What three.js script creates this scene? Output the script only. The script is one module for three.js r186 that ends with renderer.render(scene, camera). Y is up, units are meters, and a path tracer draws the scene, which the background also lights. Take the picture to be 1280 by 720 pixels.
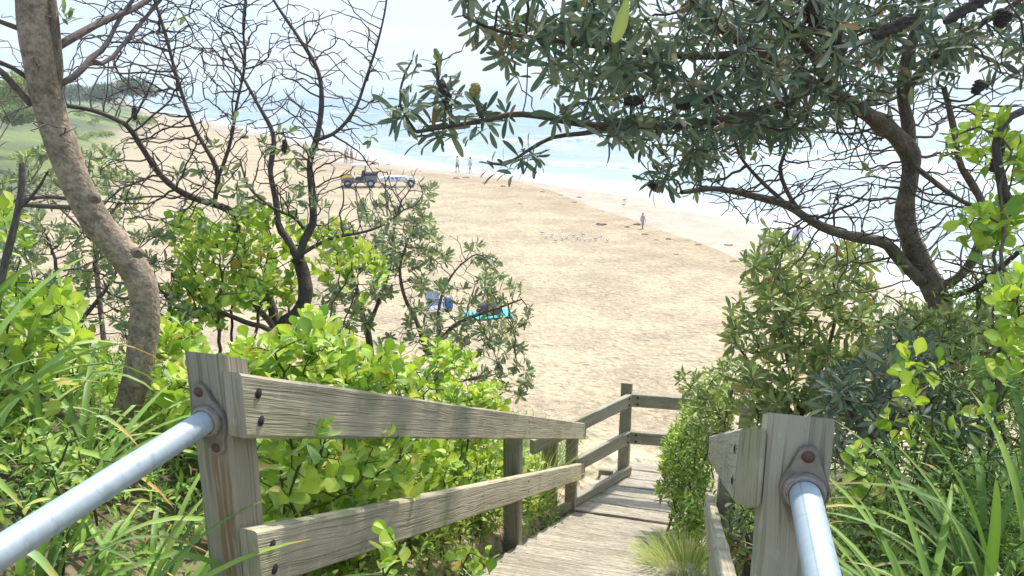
import * as THREE from 'three';
import { mergeGeometries, mergeVertices } from 'three/addons/utils/BufferGeometryUtils.js';
import { MarchingCubes } from 'three/addons/objects/MarchingCubes.js';

// ---------------------------------------------------------------- camera, sky, sun, exposure
const scene = new THREE.Scene();
const EYE = 1.55, FOCAL = 931, PITCH = 14.7 * Math.PI / 180;      // focal length in photo pixels (1280 wide)
const camera = new THREE.PerspectiveCamera(2 * Math.atan(360 / FOCAL) * 180 / Math.PI, 16 / 9, 0.05, 30000);
camera.position.set(0, EYE, 0);
camera.rotation.set(-PITCH, 0, 0);
const renderer = new THREE.WebGLRenderer({ antialias: true });
renderer.toneMapping = THREE.LinearToneMapping;
renderer.toneMappingExposure = 2.35;
renderer.shadowMap.enabled = true;

const SUN_AZ = 32 * Math.PI / 180, SUN_EL = 56 * Math.PI / 180;
const sunDir = new THREE.Vector3(Math.sin(SUN_AZ) * Math.cos(SUN_EL), Math.sin(SUN_EL), -Math.cos(SUN_AZ) * Math.cos(SUN_EL));
const sun = new THREE.DirectionalLight(new THREE.Color(1.0, 0.945, 0.85), 2.9);
sun.position.copy(sunDir).multiplyScalar(60);
sun.target.position.set(0, 0, 0);
sun.castShadow = true;
sun.shadow.radius = 4;
Object.assign(sun.shadow.camera, { left: -60, right: 60, top: 60, bottom: -60, near: 1, far: 200 });
sun.shadow.mapSize.set(2048, 2048);
scene.add(sun, sun.target);

// ---------------------------------------------------------------- numbers and noise
let seedState = 12345;
const setSeed = (n) => { seedState = (n * 2654435761) >>> 0 || 1; };
const rnd = () => { seedState = (seedState + 0x6D2B79F5) >>> 0; let t = seedState; t = Math.imul(t ^ (t >>> 15), t | 1); t ^= t + Math.imul(t ^ (t >>> 7), t | 61); return ((t ^ (t >>> 14)) >>> 0) / 4294967296; };
const rr = (a, b) => a + (b - a) * rnd();
const pick = (a) => a[Math.floor(rnd() * a.length)];
const clamp = (x, a = 0, b = 1) => Math.min(b, Math.max(a, x));
const lerp = (a, b, t) => a + (b - a) * t;
const sstep = (a, b, x) => { const t = clamp((x - a) / (b - a)); return t * t * (3 - 2 * t); };
const hash2 = (x, y) => { let h = Math.imul(x, 374761393) + Math.imul(y, 668265263); h = Math.imul(h ^ (h >>> 13), 1274126177); return ((h ^ (h >>> 16)) >>> 0) / 4294967296; };
function vn(x, y, px = 65536, py = 65536) {                       // periodic value noise, 0..1
  const x0 = Math.floor(x), y0 = Math.floor(y), fx = x - x0, fy = y - y0, m = (a, p) => ((a % p) + p) % p;
  const a = m(x0, px), b = m(x0 + 1, px), c = m(y0, py), d = m(y0 + 1, py), u = fx * fx * (3 - 2 * fx), v = fy * fy * (3 - 2 * fy);
  return lerp(lerp(hash2(a, c), hash2(b, c), u), lerp(hash2(a, d), hash2(b, d), u), v);
}
function fbm(x, y, oct = 4, px = 65536, py = 65536) {
  let s = 0, a = 0.5, t = 0;
  for (let i = 0; i < oct; i++) { s += a * vn(x + i * 17, y + i * 31, px, py); t += a; a *= 0.5; x *= 2; y *= 2; px *= 2; py *= 2; }
  return s / t;
}
const v3 = (x, y, z) => new THREE.Vector3(x, y, z);
const CP = Math.cos(PITCH), SP = Math.sin(PITCH);
// a pixel of the photo and a depth along the view axis -> a point
const V = (px, py, z) => { const a = (px - 640) / FOCAL * z, b = (py - 360) / FOCAL * z; return v3(a, EYE - (b * CP + z * SP), -(z * CP - b * SP)); };
// a point -> pixel and depth
const toPixel = (p) => { const d = EYE - p.y, f = -p.z, z = f * CP + d * SP; return [640 + p.x / z * FOCAL, 360 + (d * CP - f * SP) / z * FOCAL, z]; };
// stair frame: s along the flight, lat to its right
const AZ = 15.2 * Math.PI / 180, SA = Math.sin(AZ), CA = Math.cos(AZ);
const W = (s, lat, y) => v3(s * SA + lat * CA, y, -(s * CA - lat * SA));
const toS = (x, f) => x * SA + f * CA, toLat = (x, f) => x * CA - f * SA;

// ---------------------------------------------------------------- the sky (air and thin cloud only)
{
  const w = 1024, h = 512, data = new Float32Array(w * h * 4), d = new THREE.Vector3();
  for (let j = 0; j < h; j++) for (let i = 0; i < w; i++) {
    const el = ((j + 0.5) / h - 0.5) * Math.PI, az = ((i + 0.5) / w - 0.5) * 2 * Math.PI;
    d.set(Math.cos(el) * Math.cos(az), Math.sin(el), Math.cos(el) * Math.sin(az));
    const up = Math.max(0, d.y), c = d.dot(sunDir), ang = Math.acos(clamp(c, -1, 1));
    const t = Math.pow(1 - up, 5);
    let r = lerp(0.20, 0.265, t), g = lerp(0.33, 0.345, t), b = lerp(0.55, 0.41, t);
    const glow = 0.85 * Math.exp(-ang / 0.6) + 0.9 * Math.exp(-ang / 0.22);
    r += glow * 1.0; g += glow * 0.97; b += glow * 0.9;
    const q = 1 / (up + 0.10), cx = d.x * q, cz = d.z * q;
    const n = fbm(cx * 0.8 + 11, cz * 0.8 + 5, 5);
    const k = 0.75 * sstep(0.42, 0.70, n) * sstep(0.0, 0.06, up);
    const cl = 0.36 + 0.85 * Math.exp(-ang / 0.5);
    r = lerp(r, cl, k); g = lerp(g, cl, k); b = lerp(b, cl * 1.01, k);
    data.set([r, g, b, 1], (j * w + i) * 4);
  }
  const sky = new THREE.DataTexture(data, w, h, THREE.RGBAFormat, THREE.FloatType);
  sky.mapping = THREE.EquirectangularReflectionMapping;
  sky.magFilter = THREE.LinearFilter;
  sky.needsUpdate = true;
  scene.background = sky;
  scene.environment = sky;
}

// ---------------------------------------------------------------- names and tags
const taken = {};
const numbered = (n) => { taken[n] = (taken[n] || 0) + 1; return taken[n] === 1 ? n : n + '_' + String(taken[n] - 1).padStart(3, '0'); };
function tag(o, label, category, group, kind) {
  o.userData = { label, category };
  if (group) o.userData.group = group;
  if (kind) { o.userData.kind = kind; }
  return o;
}
function thing(name, label, category, base = v3(0, 0, 0), group) {
  const o = new THREE.Group(); o.name = numbered(name); o.position.copy(base); scene.add(o);
  return tag(o, label, category, group);
}
function mesh(name, geo, mat, parent = scene) {
  const m = new THREE.Mesh(geo, mat); m.name = parent === scene ? numbered(name) : name;
  m.castShadow = m.receiveShadow = true; parent.add(m); return m;
}
function structure(name, geo, mat, label, category) {
  const m = mesh(name, geo, mat); m.userData = { kind: 'structure', label, category }; return m;
}
const rgb = (r, g, b) => new THREE.Color().setRGB(r, g, b);

// ---------------------------------------------------------------- textures
function tex(w, h, fn, srgb, rx = 1, ry = 1) {
  const data = new Uint8Array(w * h * 4), out = [0, 0, 0, 255];
  for (let j = 0; j < h; j++) for (let i = 0; i < w; i++) { fn(i / w, j / h, out); const k = (j * w + i) * 4; data[k] = clamp(out[0], 0, 255); data[k + 1] = clamp(out[1], 0, 255); data[k + 2] = clamp(out[2], 0, 255); data[k + 3] = 255; }
  const t = new THREE.DataTexture(data, w, h);
  t.wrapS = t.wrapT = THREE.RepeatWrapping; t.magFilter = THREE.LinearFilter; t.minFilter = THREE.LinearMipmapLinearFilter; t.generateMipmaps = true;
  if (srgb) t.colorSpace = THREE.SRGBColorSpace;
  t.repeat.set(rx, ry); t.needsUpdate = true; return t;
}
const grey = (o, v) => { o[0] = o[1] = o[2] = v; };
// trodden sand: a field of shallow dents
function dentField(n, tile, count, r0, r1, seed) {
  setSeed(seed);
  const a = new Float32Array(n * n).fill(0.5), cell = tile / n; let tx = 0, ty = 0, ta = 0;
  for (let k = 0; k < count; k++) {
    if (k % 26 === 0) { tx = rnd() * n; ty = rnd() * n; ta = rr(-0.5, 0.5) + (rnd() < 0.4 ? 1.3 : 0); }
    ta += rr(-0.12, 0.12); tx += Math.cos(ta) * 0.36 / cell; ty += Math.sin(ta) * 0.36 / cell;
    const trail = k % 2, x = trail ? tx + (k % 4 === 1 ? 1 : -1) * 0.09 / cell * -Math.sin(ta) : rnd() * n, y = trail ? ty + (k % 4 === 1 ? 1 : -1) * 0.09 / cell * Math.cos(ta) : rnd() * n, r = (trail ? rr(0.15, 0.2) : rr(r0, r1)) / cell, th = trail ? ta : rr(-0.6, 0.6) + (rnd() < 0.3 ? Math.PI / 2 : 0), e = trail ? 0.5 : rr(0.4, 0.75), c = Math.cos(th), s = Math.sin(th), dep = rr(0.12, 0.4), R = Math.ceil(r * 1.5);
    for (let j = -R; j <= R; j++) for (let i = -R; i <= R; i++) {
      const u = (i * c + j * s) / r, v = (-i * s + j * c) / (r * e), d = Math.hypot(u, v);
      if (d > 1.5) continue;
      const f = d < 1 ? -dep * (1 - d * d) : dep * 0.5 * Math.sin((d - 1) * 2 * Math.PI) * 0.5 * (d < 1.5 ? 1 : 0);
      const q = (((Math.round(y) + j) % n + n) % n) * n + (((Math.round(x) + i) % n + n) % n);
      a[q] = clamp(a[q] + f * 0.6, 0, 1);
    }
  }
  return a;
}
const SAND_N = 1024, SAND_TILE = 12;
const dents = dentField(SAND_N, SAND_TILE, 3400, 0.10, 0.30, 7);
const sandBump = tex(SAND_N, SAND_N, (u, v, o) => { const d = dents[Math.floor(v * SAND_N) * SAND_N + Math.floor(u * SAND_N)]; grey(o, 255 * clamp(d * 0.72 + 0.20 * fbm(u * 48, v * 48, 3, 48, 48) + 0.12 * fbm(u * 200, v * 200, 2, 200, 200))); });
const sandColor = tex(1024, 1024, (u, v, o) => {
  const a = fbm(u * 10, v * 10, 4, 10, 10), b = fbm(u * 90, v * 90, 3, 90, 90), c = vn(u * 512, v * 512, 512, 512), k = 190 + 50 * (a - 0.5) + 56 * (b - 0.5) + 34 * (c - 0.5);
  o[0] = k + 10; o[1] = k + 6; o[2] = k - 2;
}, true);
const woodShade = (u, v) => {                                       // u along the grain (2 m), v across (0.5 m)
  const wob = 0.05 * (fbm(u * 4, v * 3, 3, 4, 3) - 0.5);
  const g1 = fbm(u * 6, (v + wob) * 64, 3, 6, 64), g2 = fbm(u * 24, (v + wob) * 220, 2, 24, 220), crack = sstep(0.66, 0.76, fbm(u * 5 + 3, (v + wob * 1.4) * 90, 2, 5, 90));
  return [g1, g2, crack];
};
const woodColor = tex(1024, 1024, (u, v, o) => {
  const [g1, g2, cr] = woodShade(u, v), patch = fbm(u * 5, v * 3, 4, 5, 3), lich = sstep(0.57, 0.72, fbm(u * 14 + 5, v * 5, 4, 14, 5)), spot = sstep(0.66, 0.74, fbm(u * 60, v * 16, 3, 60, 16));
  let k = 0.37 + 0.09 * (g1 - 0.5) + 0.05 * (g2 - 0.5) + 0.24 * (patch - 0.5); k *= 1 - 0.22 * cr;
  k *= 0.84; let r = k * 1.06, g = k * 0.97, b = k * 0.72;
  r = lerp(r, 0.19, lich * 0.5); g = lerp(g, 0.21, lich * 0.5); b = lerp(b, 0.10, lich * 0.5);
  r = lerp(r, 0.50, spot * 0.2); g = lerp(g, 0.48, spot * 0.2); b = lerp(b, 0.40, spot * 0.2);
  o[0] = 255 * Math.pow(clamp(r), 1 / 2.2); o[1] = 255 * Math.pow(clamp(g), 1 / 2.2); o[2] = 255 * Math.pow(clamp(b), 1 / 2.2);
}, true);
const woodBump = tex(1024, 1024, (u, v, o) => { const [g1, g2, cr] = woodShade(u, v); grey(o, 255 * clamp(0.5 + 0.5 * (g1 - 0.5) + 0.4 * (g2 - 0.5) - 0.5 * cr)); });
const barkColor = tex(512, 512, (u, v, o) => {                       // u round, v along
  const a = fbm(u * 8, v * 10, 4, 8, 10), b = fbm(u * 40, v * 48, 3, 40, 48), ring = sstep(0.6, 0.72, fbm(u * 3, v * 40, 2, 3, 40)), sp = sstep(0.6, 0.7, fbm(u * 22, v * 22, 3, 22, 22));
  let k = 0.70 + 0.34 * (a - 0.5) + 0.34 * (b - 0.5) - 0.03 * ring; k = lerp(k, 0.88, sp * 0.4);
  o[0] = 255 * k; o[1] = 255 * k * 0.97; o[2] = 255 * k * 0.93;
}, true);
const barkBump = tex(512, 512, (u, v, o) => grey(o, 255 * clamp(0.55 * fbm(u * 8, v * 10, 4, 8, 10) + 0.45 * fbm(u * 40, v * 48, 3, 40, 48) )));
const zincColor = tex(512, 512, (u, v, o) => { const a = fbm(u * 24, v * 24, 3, 24, 24), b = fbm(u * 4, v * 90, 2, 4, 90), k = 0.84 + 0.06 * (a - 0.5) + 0.04 * (b - 0.5) - 0.05 * sstep(0.66, 0.74, fbm(u * 12, v * 36, 3, 12, 36)); const seam = 1 - 0.14 * sstep(0.004, 0.001, Math.abs(u - 0.21)); o[0] = 255 * k * 0.97 * seam; o[1] = 255 * k * seam; o[2] = 255 * k * 1.02 * seam; }, true);
const seaBump = tex(1024, 1024, (u, v, o) => grey(o, 255 * (0.5 * fbm(u * 12, v * 30, 4, 12, 30) + 0.5 * fbm(u * 40 + 7, v * 70, 3, 40, 70))));

// ---------------------------------------------------------------- lie of the land
const coastPts = [[34, -60], [27, -10], [22, 20], [19.5, 39], [16, 51], [4.8, 75], [-11, 89], [-34, 134], [-80, 212], [-158, 344], [-330, 640], [-620, 1150]];
const coastCurve = new THREE.CatmullRomCurve3(coastPts.map(([x, f]) => v3(x, f, 0)), false, 'centripetal');
const coast = coastCurve.getSpacedPoints(420);
function coastDistance(x, f) {                                       // above 0 inland
  let best = 1e12, sg = 1;
  for (let i = 0; i < coast.length - 1; i += 7) {
    const a = coast[i], b = coast[Math.min(i + 7, coast.length - 1)], dx = b.x - a.x, dy = b.y - a.y, t = clamp(((x - a.x) * dx + (f - a.y) * dy) / (dx * dx + dy * dy)), ex = x - a.x - dx * t, ey = f - a.y - dy * t, q = ex * ex + ey * ey;
    if (q < best) { best = q; sg = dx * ey - dy * ex > 0 ? 1 : -1; }
  }
  return sg * Math.sqrt(best);
}
const toePts = [[-25, 34], [-34, 60], [-62, 120], [-109, 231], [-400, 800]];
function toeDistance(x, f) {
  let best = 1e12, sg = 1;
  for (let i = 0; i < toePts.length - 1; i++) {
    const [ax, ay] = toePts[i], dx = toePts[i + 1][0] - ax, dy = toePts[i + 1][1] - ay, t = clamp(((x - ax) * dx + (f - ay) * dy) / (dx * dx + dy * dy)), ex = x - ax - dx * t, ey = f - ay - dy * t, q = ex * ex + ey * ey;
    if (q < best) { best = q; sg = dx * ey - dy * ex > 0 ? 1 : -1; }
  }
  return sg * Math.sqrt(best);
}
const SEA = -7.0, SLOPE = 0.475, S0 = 1.4, S1 = 6.27, LAND = -SLOPE * (S1 - S0);
const profile = (s) => s < S0 ? 0 : s < S1 ? -SLOPE * (s - S0) : s < 7.5 ? LAND : LAND - 0.5 * (s - 7.5);
const sideOf = (lat) => Math.max(0, lat - 0.2, -1.16 - lat);
const beachHeight = (d) => d > 0 ? SEA + 0.95 * (1 - Math.exp(-d / 18)) : SEA + 0.05 * d;
function height(x, f) {
  const s = toS(x, f), lat = toLat(x, f), l = sideOf(lat);
  let hn = profile(s);
  if (s < 17) hn += 0.85 * (1 - Math.exp(-l / 0.95)) * (1 - sstep(3.2, 9.5, s)) + 0.22 * clamp(l) * (fbm(x * 0.9, f * 0.9 + 40, 3) - 0.5);
  if (l <= 0.02 && s < 7.45) hn -= 0.14;
  const d = coastDistance(x, f), hb = beachHeight(d) + (d > 12 ? 0.10 * sstep(12, 20, d) * (fbm(x * 0.12, f * 0.12, 3) - 0.5) : 0);
  let h = hn - hb > 0.5 ? hn : hb - hn > 0.5 ? hb : Math.max(hn, hb) + 0.25 * Math.pow(0.5 - Math.abs(hn - hb), 2);
  if (f > 30) { const dd = toeDistance(x, f); if (dd > 0) h = Math.max(h, hb + Math.min(4.6, 0.24 * dd) * (0.65 + 0.7 * fbm(x * 0.03, f * 0.03, 4))); }
  return h;
}
// where the ray through a pixel meets the land
function G(px, py) {
  let a = 1, b = 1;
  for (let z = 1; z < 2000; z *= 1.01) { const p = V(px, py, z); if (p.y < height(p.x, -p.z)) { b = z; break; } a = z; }
  for (let i = 0; i < 20; i++) { const m = (a + b) / 2, p = V(px, py, m); if (p.y < height(p.x, -p.z)) b = m; else a = m; }
  const p = V(px, py, b); p.y = height(p.x, -p.z); return p;
}
const onLand = (p, lift = 0) => v3(p.x, height(p.x, -p.z) + lift, p.z);

// the ground: one sheet of rings round the camera, out to the horizon
{
  const pos = [], col = [], uv = [], idx = [], angles = [];
  for (let i = 0; i <= 300; i++) angles.push(lerp(-0.85, 0.85, i / 300));
  for (let i = 1; i < 70; i++) angles.push(lerp(0.85, 2 * Math.PI - 0.85, i / 70));
  const rings = []; for (let r = 0.25; r < 1800; r *= 1.031) rings.push(r);
  const n = angles.length;
  for (const r of rings) for (const a of angles) {
    const x = Math.sin(a) * r, f = Math.cos(a) * r, h = height(x, f), s = toS(x, f), lat = toLat(x, f), l = sideOf(lat), d = coastDistance(x, f);
    pos.push(x, h, -f); uv.push(x / SAND_TILE, f / SAND_TILE);
    let c = [0.565, 0.47, 0.33];
    const big = fbm(x * 0.08, f * 0.08, 3) - 0.5 + 0.5 * (fbm(x * 0.35 + 7, f * 0.5, 3) - 0.5), damp = 1 - sstep(6, 15, d + 8 * big);
    c = c.map((q, i) => q * (1 + 0.16 * big) * lerp(1, [0.90, 0.84, 0.80][i], damp));
    if (s < 12 && r < 40) {                                       // leaf litter and soil under the shrubs
      const k = sstep(0.05, 0.7, l + 0.5 * (fbm(x * 3, f * 3, 3) - 0.5)) * (1 - sstep(6.5, 10.5, s + 2 * (fbm(x, f, 3) - 0.5)));
      c = c.map((q, i) => lerp(q, [0.16, 0.125, 0.075][i], k));
      if (l < 0.6 && s > 6) c = c.map((q, i) => lerp(q, [0.70, 0.61, 0.46][i], 0.7));
    }
    if (f > 30) { const dd = toeDistance(x, f); if (dd > -3) { const k = sstep(-2, 5, dd + 9 * (fbm(x * 0.06, f * 0.06, 4) - 0.5)) * 0.95, m = fbm(x * 0.05 + 9, f * 0.05, 4); c = c.map((q, i) => lerp(q, lerp([0.19, 0.26, 0.06][i], [0.10, 0.14, 0.05][i], sstep(0.4, 0.62, m)), k)); } }
    col.push(...c);
  }
  for (let j = 0; j < rings.length - 1; j++) for (let i = 0; i < n; i++) { const a = j * n + i, b = j * n + (i + 1) % n; idx.push(a, b, a + n, b, b + n, a + n); }
  const g = new THREE.BufferGeometry();
  g.setAttribute('position', new THREE.Float32BufferAttribute(pos, 3)); g.setAttribute('uv', new THREE.Float32BufferAttribute(uv, 2)); g.setAttribute('color', new THREE.Float32BufferAttribute(col, 3));
  g.setIndex(idx); g.computeVertexNormals();
  structure('ground', g, new THREE.MeshStandardMaterial({ vertexColors: true, map: sandColor, bumpMap: sandBump, bumpScale: 0.16, roughness: 0.95 }), 'trodden golden beach sand and dune slope running down from the stairs', 'sand');
}
// a strip along the coast: v metres inland (+) or offshore (-)
function coastStrip(i0, i1, rows, yOf, uTile, vTile, wob) {
  const pos = [], uv = [], idx = []; let run = 0;
  for (let i = i0; i <= i1; i++) {
    const p = coast[i], q = coast[Math.min(i + 2, coast.length - 1)], o = coast[Math.max(i - 2, 0)], t = v3(q.x - o.x, q.y - o.y, 0).normalize(), nx = -t.y, ny = t.x;
    if (i > i0) run += Math.hypot(p.x - coast[i - 1].x, p.y - coast[i - 1].y);
    rows.forEach((v0, k) => { const v = v0 + wob(run, v0, k), x = p.x + nx * v, f = p.y + ny * v; pos.push(x, yOf(x, f, v, run, k), -f); uv.push(run / uTile, (4 - v) / vTile); });
  }
  const m = rows.length;
  for (let i = 0; i < i1 - i0; i++) for (let k = 0; k < m - 1; k++) { const a = i * m + k; idx.push(a, a + 1, a + m, a + 1, a + m + 1, a + m); }
  const g = new THREE.BufferGeometry();
  g.setAttribute('position', new THREE.Float32BufferAttribute(pos, 3)); g.setAttribute('uv', new THREE.Float32BufferAttribute(uv, 2)); g.setIndex(idx); g.computeVertexNormals(); return g;
}
{
  const rows = []; for (let v = 9; v >= -4; v -= 0.5) rows.push(v);
  const edge = (u, v) => v > 0 ? (v / 9) * (1.5 * Math.sin(u / 13) + 5 * (fbm(u / 16, 3, 3) - 0.5) - 1.5) : 0;
  structure('wet_sand', coastStrip(0, 419, rows, (x, f, v, u, k) => beachHeight(coastDistance(x, f)) + (k < 2 ? -0.03 : 0.015), 12, 12, edge), new THREE.MeshStandardMaterial({ color: rgb(0.485, 0.395, 0.285), map: sandColor, roughness: 0.5 }), 'smooth damp sand along the water\'s edge', 'sand');
}
// the sea: open water and the breaking surf near the beach
{
  const g = new THREE.PlaneGeometry(24000, 24000, 1, 1); g.rotateX(-Math.PI / 2); g.translate(4000, SEA - 0.03, -11000 + 0);
  const uv = g.attributes.uv; for (let i = 0; i < uv.count; i++) uv.setXY(i, uv.getX(i) * 500, uv.getY(i) * 500);
  structure('sea', g, new THREE.MeshStandardMaterial({ color: rgb(0.12, 0.19, 0.225), roughness: 0.35, bumpMap: seaBump, bumpScale: 1.1 }), 'pale blue open sea out to the horizon', 'sea');
  const breakers = [[3, 2.4, 0.15], [13, 3.2, 0.45], [27, 4, 0.75], [44, 4.5, 0.8], [66, 5, 0.7], [92, 5, 0.5]];
  const wobble = (u, b) => 7 * (fbm(u / 24 + b * 3.7, b * 9.1, 3, 256 / 24, 64) - 0.5) + 3.5 * Math.sin(2 * Math.PI * u / 64 + b);
  const crest = (u, v) => { let h = 0; breakers.forEach(([c, w, a], b) => { const e = v - c - colOf(u)[b][0], on = 0.35 + 0.65 * colOf(u)[b][1]; h = Math.max(h, a * on * (e < 0 ? Math.exp(e * e / (-0.25 * w * w)) : Math.exp(e * e / (-2.2 * w * w)))); }); return h; };
  const cols = new Map(), colOf = (u) => { let c = cols.get(u); if (!c) cols.set(u, c = breakers.map((_, b) => [wobble(u, b), sstep(0.36, 0.6, fbm(u / 32 + 40, b * 5 + 2, 2, 8, 64))])); return c; };
  const map = tex(2048, 1024, (a, c, o) => {
    const u = a * 256, v = c * 128 - 4, col = colOf(u), lace = fbm(u * 0.9, v * 1.6, 4, 0.9 * 256, 1.6 * 128);
    let foam = 0;
    breakers.forEach(([p, w, am], b) => {
      const e = v - p - col[b][0], on = col[b][1]; if (Math.abs(e) > 16) return;
      foam = Math.max(foam, sstep(1.5 * w, 0, Math.abs(e - 0.3)) * (0.1 + 0.9 * on) * sstep(0.42, 0.70, lace + 0.16 * sstep(w, 0, Math.abs(e))));
      if (e < 0) foam = Math.max(foam, sstep(-7, 0, e) * (0.1 + 0.5 * on) * sstep(0.52, 0.74, lace));
    });
    foam = Math.max(foam, sstep(6, 1.0, v + 2 * (vn(u * 0.3, v * 0.3, 77, 39) - 0.5)) * (0.55 + 0.45 * sstep(0.35, 0.6, fbm(u * 0.7, v * 1.1, 4, 179, 141))));
    const m = fbm(u * 0.25, v * 0.8, 3, 64, 102), sh = sstep(60, 0, v) * 0.8;
    const r = lerp(lerp(0.12, 0.20, sh) + 0.05 * (m - 0.5), 0.42, foam), g = lerp(lerp(0.19, 0.26, sh) + 0.05 * (m - 0.5), 0.435, foam), bl = lerp(lerp(0.225, 0.285, sh) + 0.04 * (m - 0.5), 0.445, foam);
    o[0] = 255 * Math.pow(r, 1 / 2.2); o[1] = 255 * Math.pow(g, 1 / 2.2); o[2] = 255 * Math.pow(bl, 1 / 2.2);
  }, true);
  const rows = []; for (let v = 2.2; v > -122; v -= v > -60 ? 0.7 : 1.3) rows.push(v);
  structure('surf', coastStrip(0, 419, rows, (x, f, v, u, k) => Math.max(SEA, beachHeight(v) + (v > -6 ? 0.0 : -9)) + (k < 1 ? -0.06 : 0.03 + sstep(2.2, 0.5, v) * 0.03) + (v < -1 ? crest(u, -v) * sstep(-1, -4, v) : 0), 256, 128, (u, v) => v > -3 ? sstep(-3, 2.2, v) * (1.6 * Math.sin(u / 6.5) + 4.5 * (fbm(u / 9, 8, 3) - 0.5)) : 0), new THREE.MeshStandardMaterial({ map, roughness: 0.6, bumpMap: seaBump, bumpScale: 0.25 }), 'white foaming breakers rolling up to the beach', 'surf');
}

// ---------------------------------------------------------------- timber
const timber = [0, 1, 2, 3].map((i) => new THREE.MeshStandardMaterial({ color: [rgb(1, 1, 1), rgb(1.08, 1.04, 0.97), rgb(0.9, 0.9, 0.9), rgb(1.15, 1.1, 1.02)][i], map: woodColor, bumpMap: woodBump, bumpScale: 0.0034, roughness: 0.88 }));
const sandyTimber = new THREE.MeshStandardMaterial({ color: rgb(0.66, 0.60, 0.51), map: sandColor, bumpMap: woodBump, bumpScale: 0.012, roughness: 0.92 });
// a sawn board along +x, h tall (y), t thick (z), chamfered and a little worn; uv runs along the grain
function boardGeo(len, h, t, { c = 0.006, seg = 8, wear = 0.0025, seed = 1, plain = false } = {}) {
  const y = h / 2, z = t / 2, ring = [[-y + c, -z], [y - c, -z], [y, -z + c], [y, z - c], [y - c, z], [-y + c, z], [-y, z - c], [-y, -z + c]];
  const pos = [], uv = [], idx = [], off = plain ? 0 : hash2(seed, 5), off2 = plain ? 0 : hash2(seed, 9);
  const P = (i, k) => { const [a, b] = ring[k], x = len * i / seg, w = wear * (vn(x * 9 + seed * 13, k * 3.1 + seed) - 0.5) * 2, w2 = wear * (vn(x * 9 + seed * 29, k * 5.7) - 0.5) * 2; return [x, a + w, b + w2]; };
  let per = 0;
  for (let k = 0; k < 8; k++) {
    const k2 = (k + 1) % 8, d = Math.hypot(ring[k2][0] - ring[k][0], ring[k2][1] - ring[k][1]);
    const b0 = pos.length / 3;
    for (let i = 0; i <= seg; i++) { pos.push(...P(i, k), ...P(i, k2)); const x = len * i / seg; uv.push(x / 2 + off, per / 0.5 + off2, x / 2 + off, (per + d) / 0.5 + off2); }
    for (let i = 0; i < seg; i++) { const a = b0 + i * 2; idx.push(a, a + 1, a + 2, a + 1, a + 3, a + 2); }
    per += d;
  }
  for (const e of [0, seg]) {
    const b0 = pos.length / 3;
    for (let k = 0; k < 8; k++) { const p = P(e, k); pos.push(...p); uv.push(off + p[1] * 0.4, off2 + p[2] * 3); }
    for (let k = 1; k < 7; k++) e ? idx.push(b0, b0 + k + 1, b0 + k) : idx.push(b0, b0 + k, b0 + k + 1);
  }
  const g = new THREE.BufferGeometry();
  g.setAttribute('position', new THREE.Float32BufferAttribute(pos, 3)); g.setAttribute('uv', new THREE.Float32BufferAttribute(uv, 2)); g.setIndex(idx); g.computeVertexNormals();
  return g;
}
let boardSeed = 3;
// a board from a to b (centre line); up says which way its height points; the geometry is kept in the parent's axes
function board(name, a, b, h, t, mat, parent, up = v3(0, 1, 0), opt = {}) {
  const x = b.clone().sub(a), len = x.length(); x.normalize();
  const z = x.clone().cross(up).normalize(), y = z.clone().cross(x);
  const m = mesh(name, boardGeo(len, h, t, { seed: boardSeed++, seg: Math.max(3, Math.round(len / 0.12)), ...opt }), mat, parent);
  m.position.copy(a).sub(parent === scene ? v3(0, 0, 0) : parent.position);
  m.quaternion.setFromRotationMatrix(new THREE.Matrix4().makeBasis(x, y, z));
  return m;
}
const rustMat = new THREE.MeshStandardMaterial({ color: rgb(0.11, 0.065, 0.045), roughness: 0.85, metalness: 0.3 });
const holeMat = new THREE.MeshStandardMaterial({ color: rgb(0.02, 0.018, 0.015), roughness: 1 });
function boltHead(name, p, n, r, parent, mat = rustMat) {           // domed head with a washer under it
  const g = new THREE.LatheGeometry([[0, 0.62], [0.35, 0.58], [0.62, 0.4], [0.66, 0.16], [1, 0.14], [1, 0]].map(([a, b]) => new THREE.Vector2(a * r, b * r)), 14);
  const m = mesh(name, g, mat, parent); m.position.copy(p).sub(parent.position); m.quaternion.setFromUnitVectors(v3(0, 1, 0), n.clone().normalize()); return m;
}
const fwd = W(1, 0, 0), side = W(0, 1, 0), UPV = v3(0, 1, 0);
const slopeDir = v3(fwd.x, -SLOPE, fwd.z).normalize();
const RT = 0.921, RH = 0.150, LOW = 0.415, RTH = 0.052;             // rail top at s = 1.4, rail depth, drop to the lower rail, thickness
const railV = RH / Math.cos(Math.atan(SLOPE));

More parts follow.
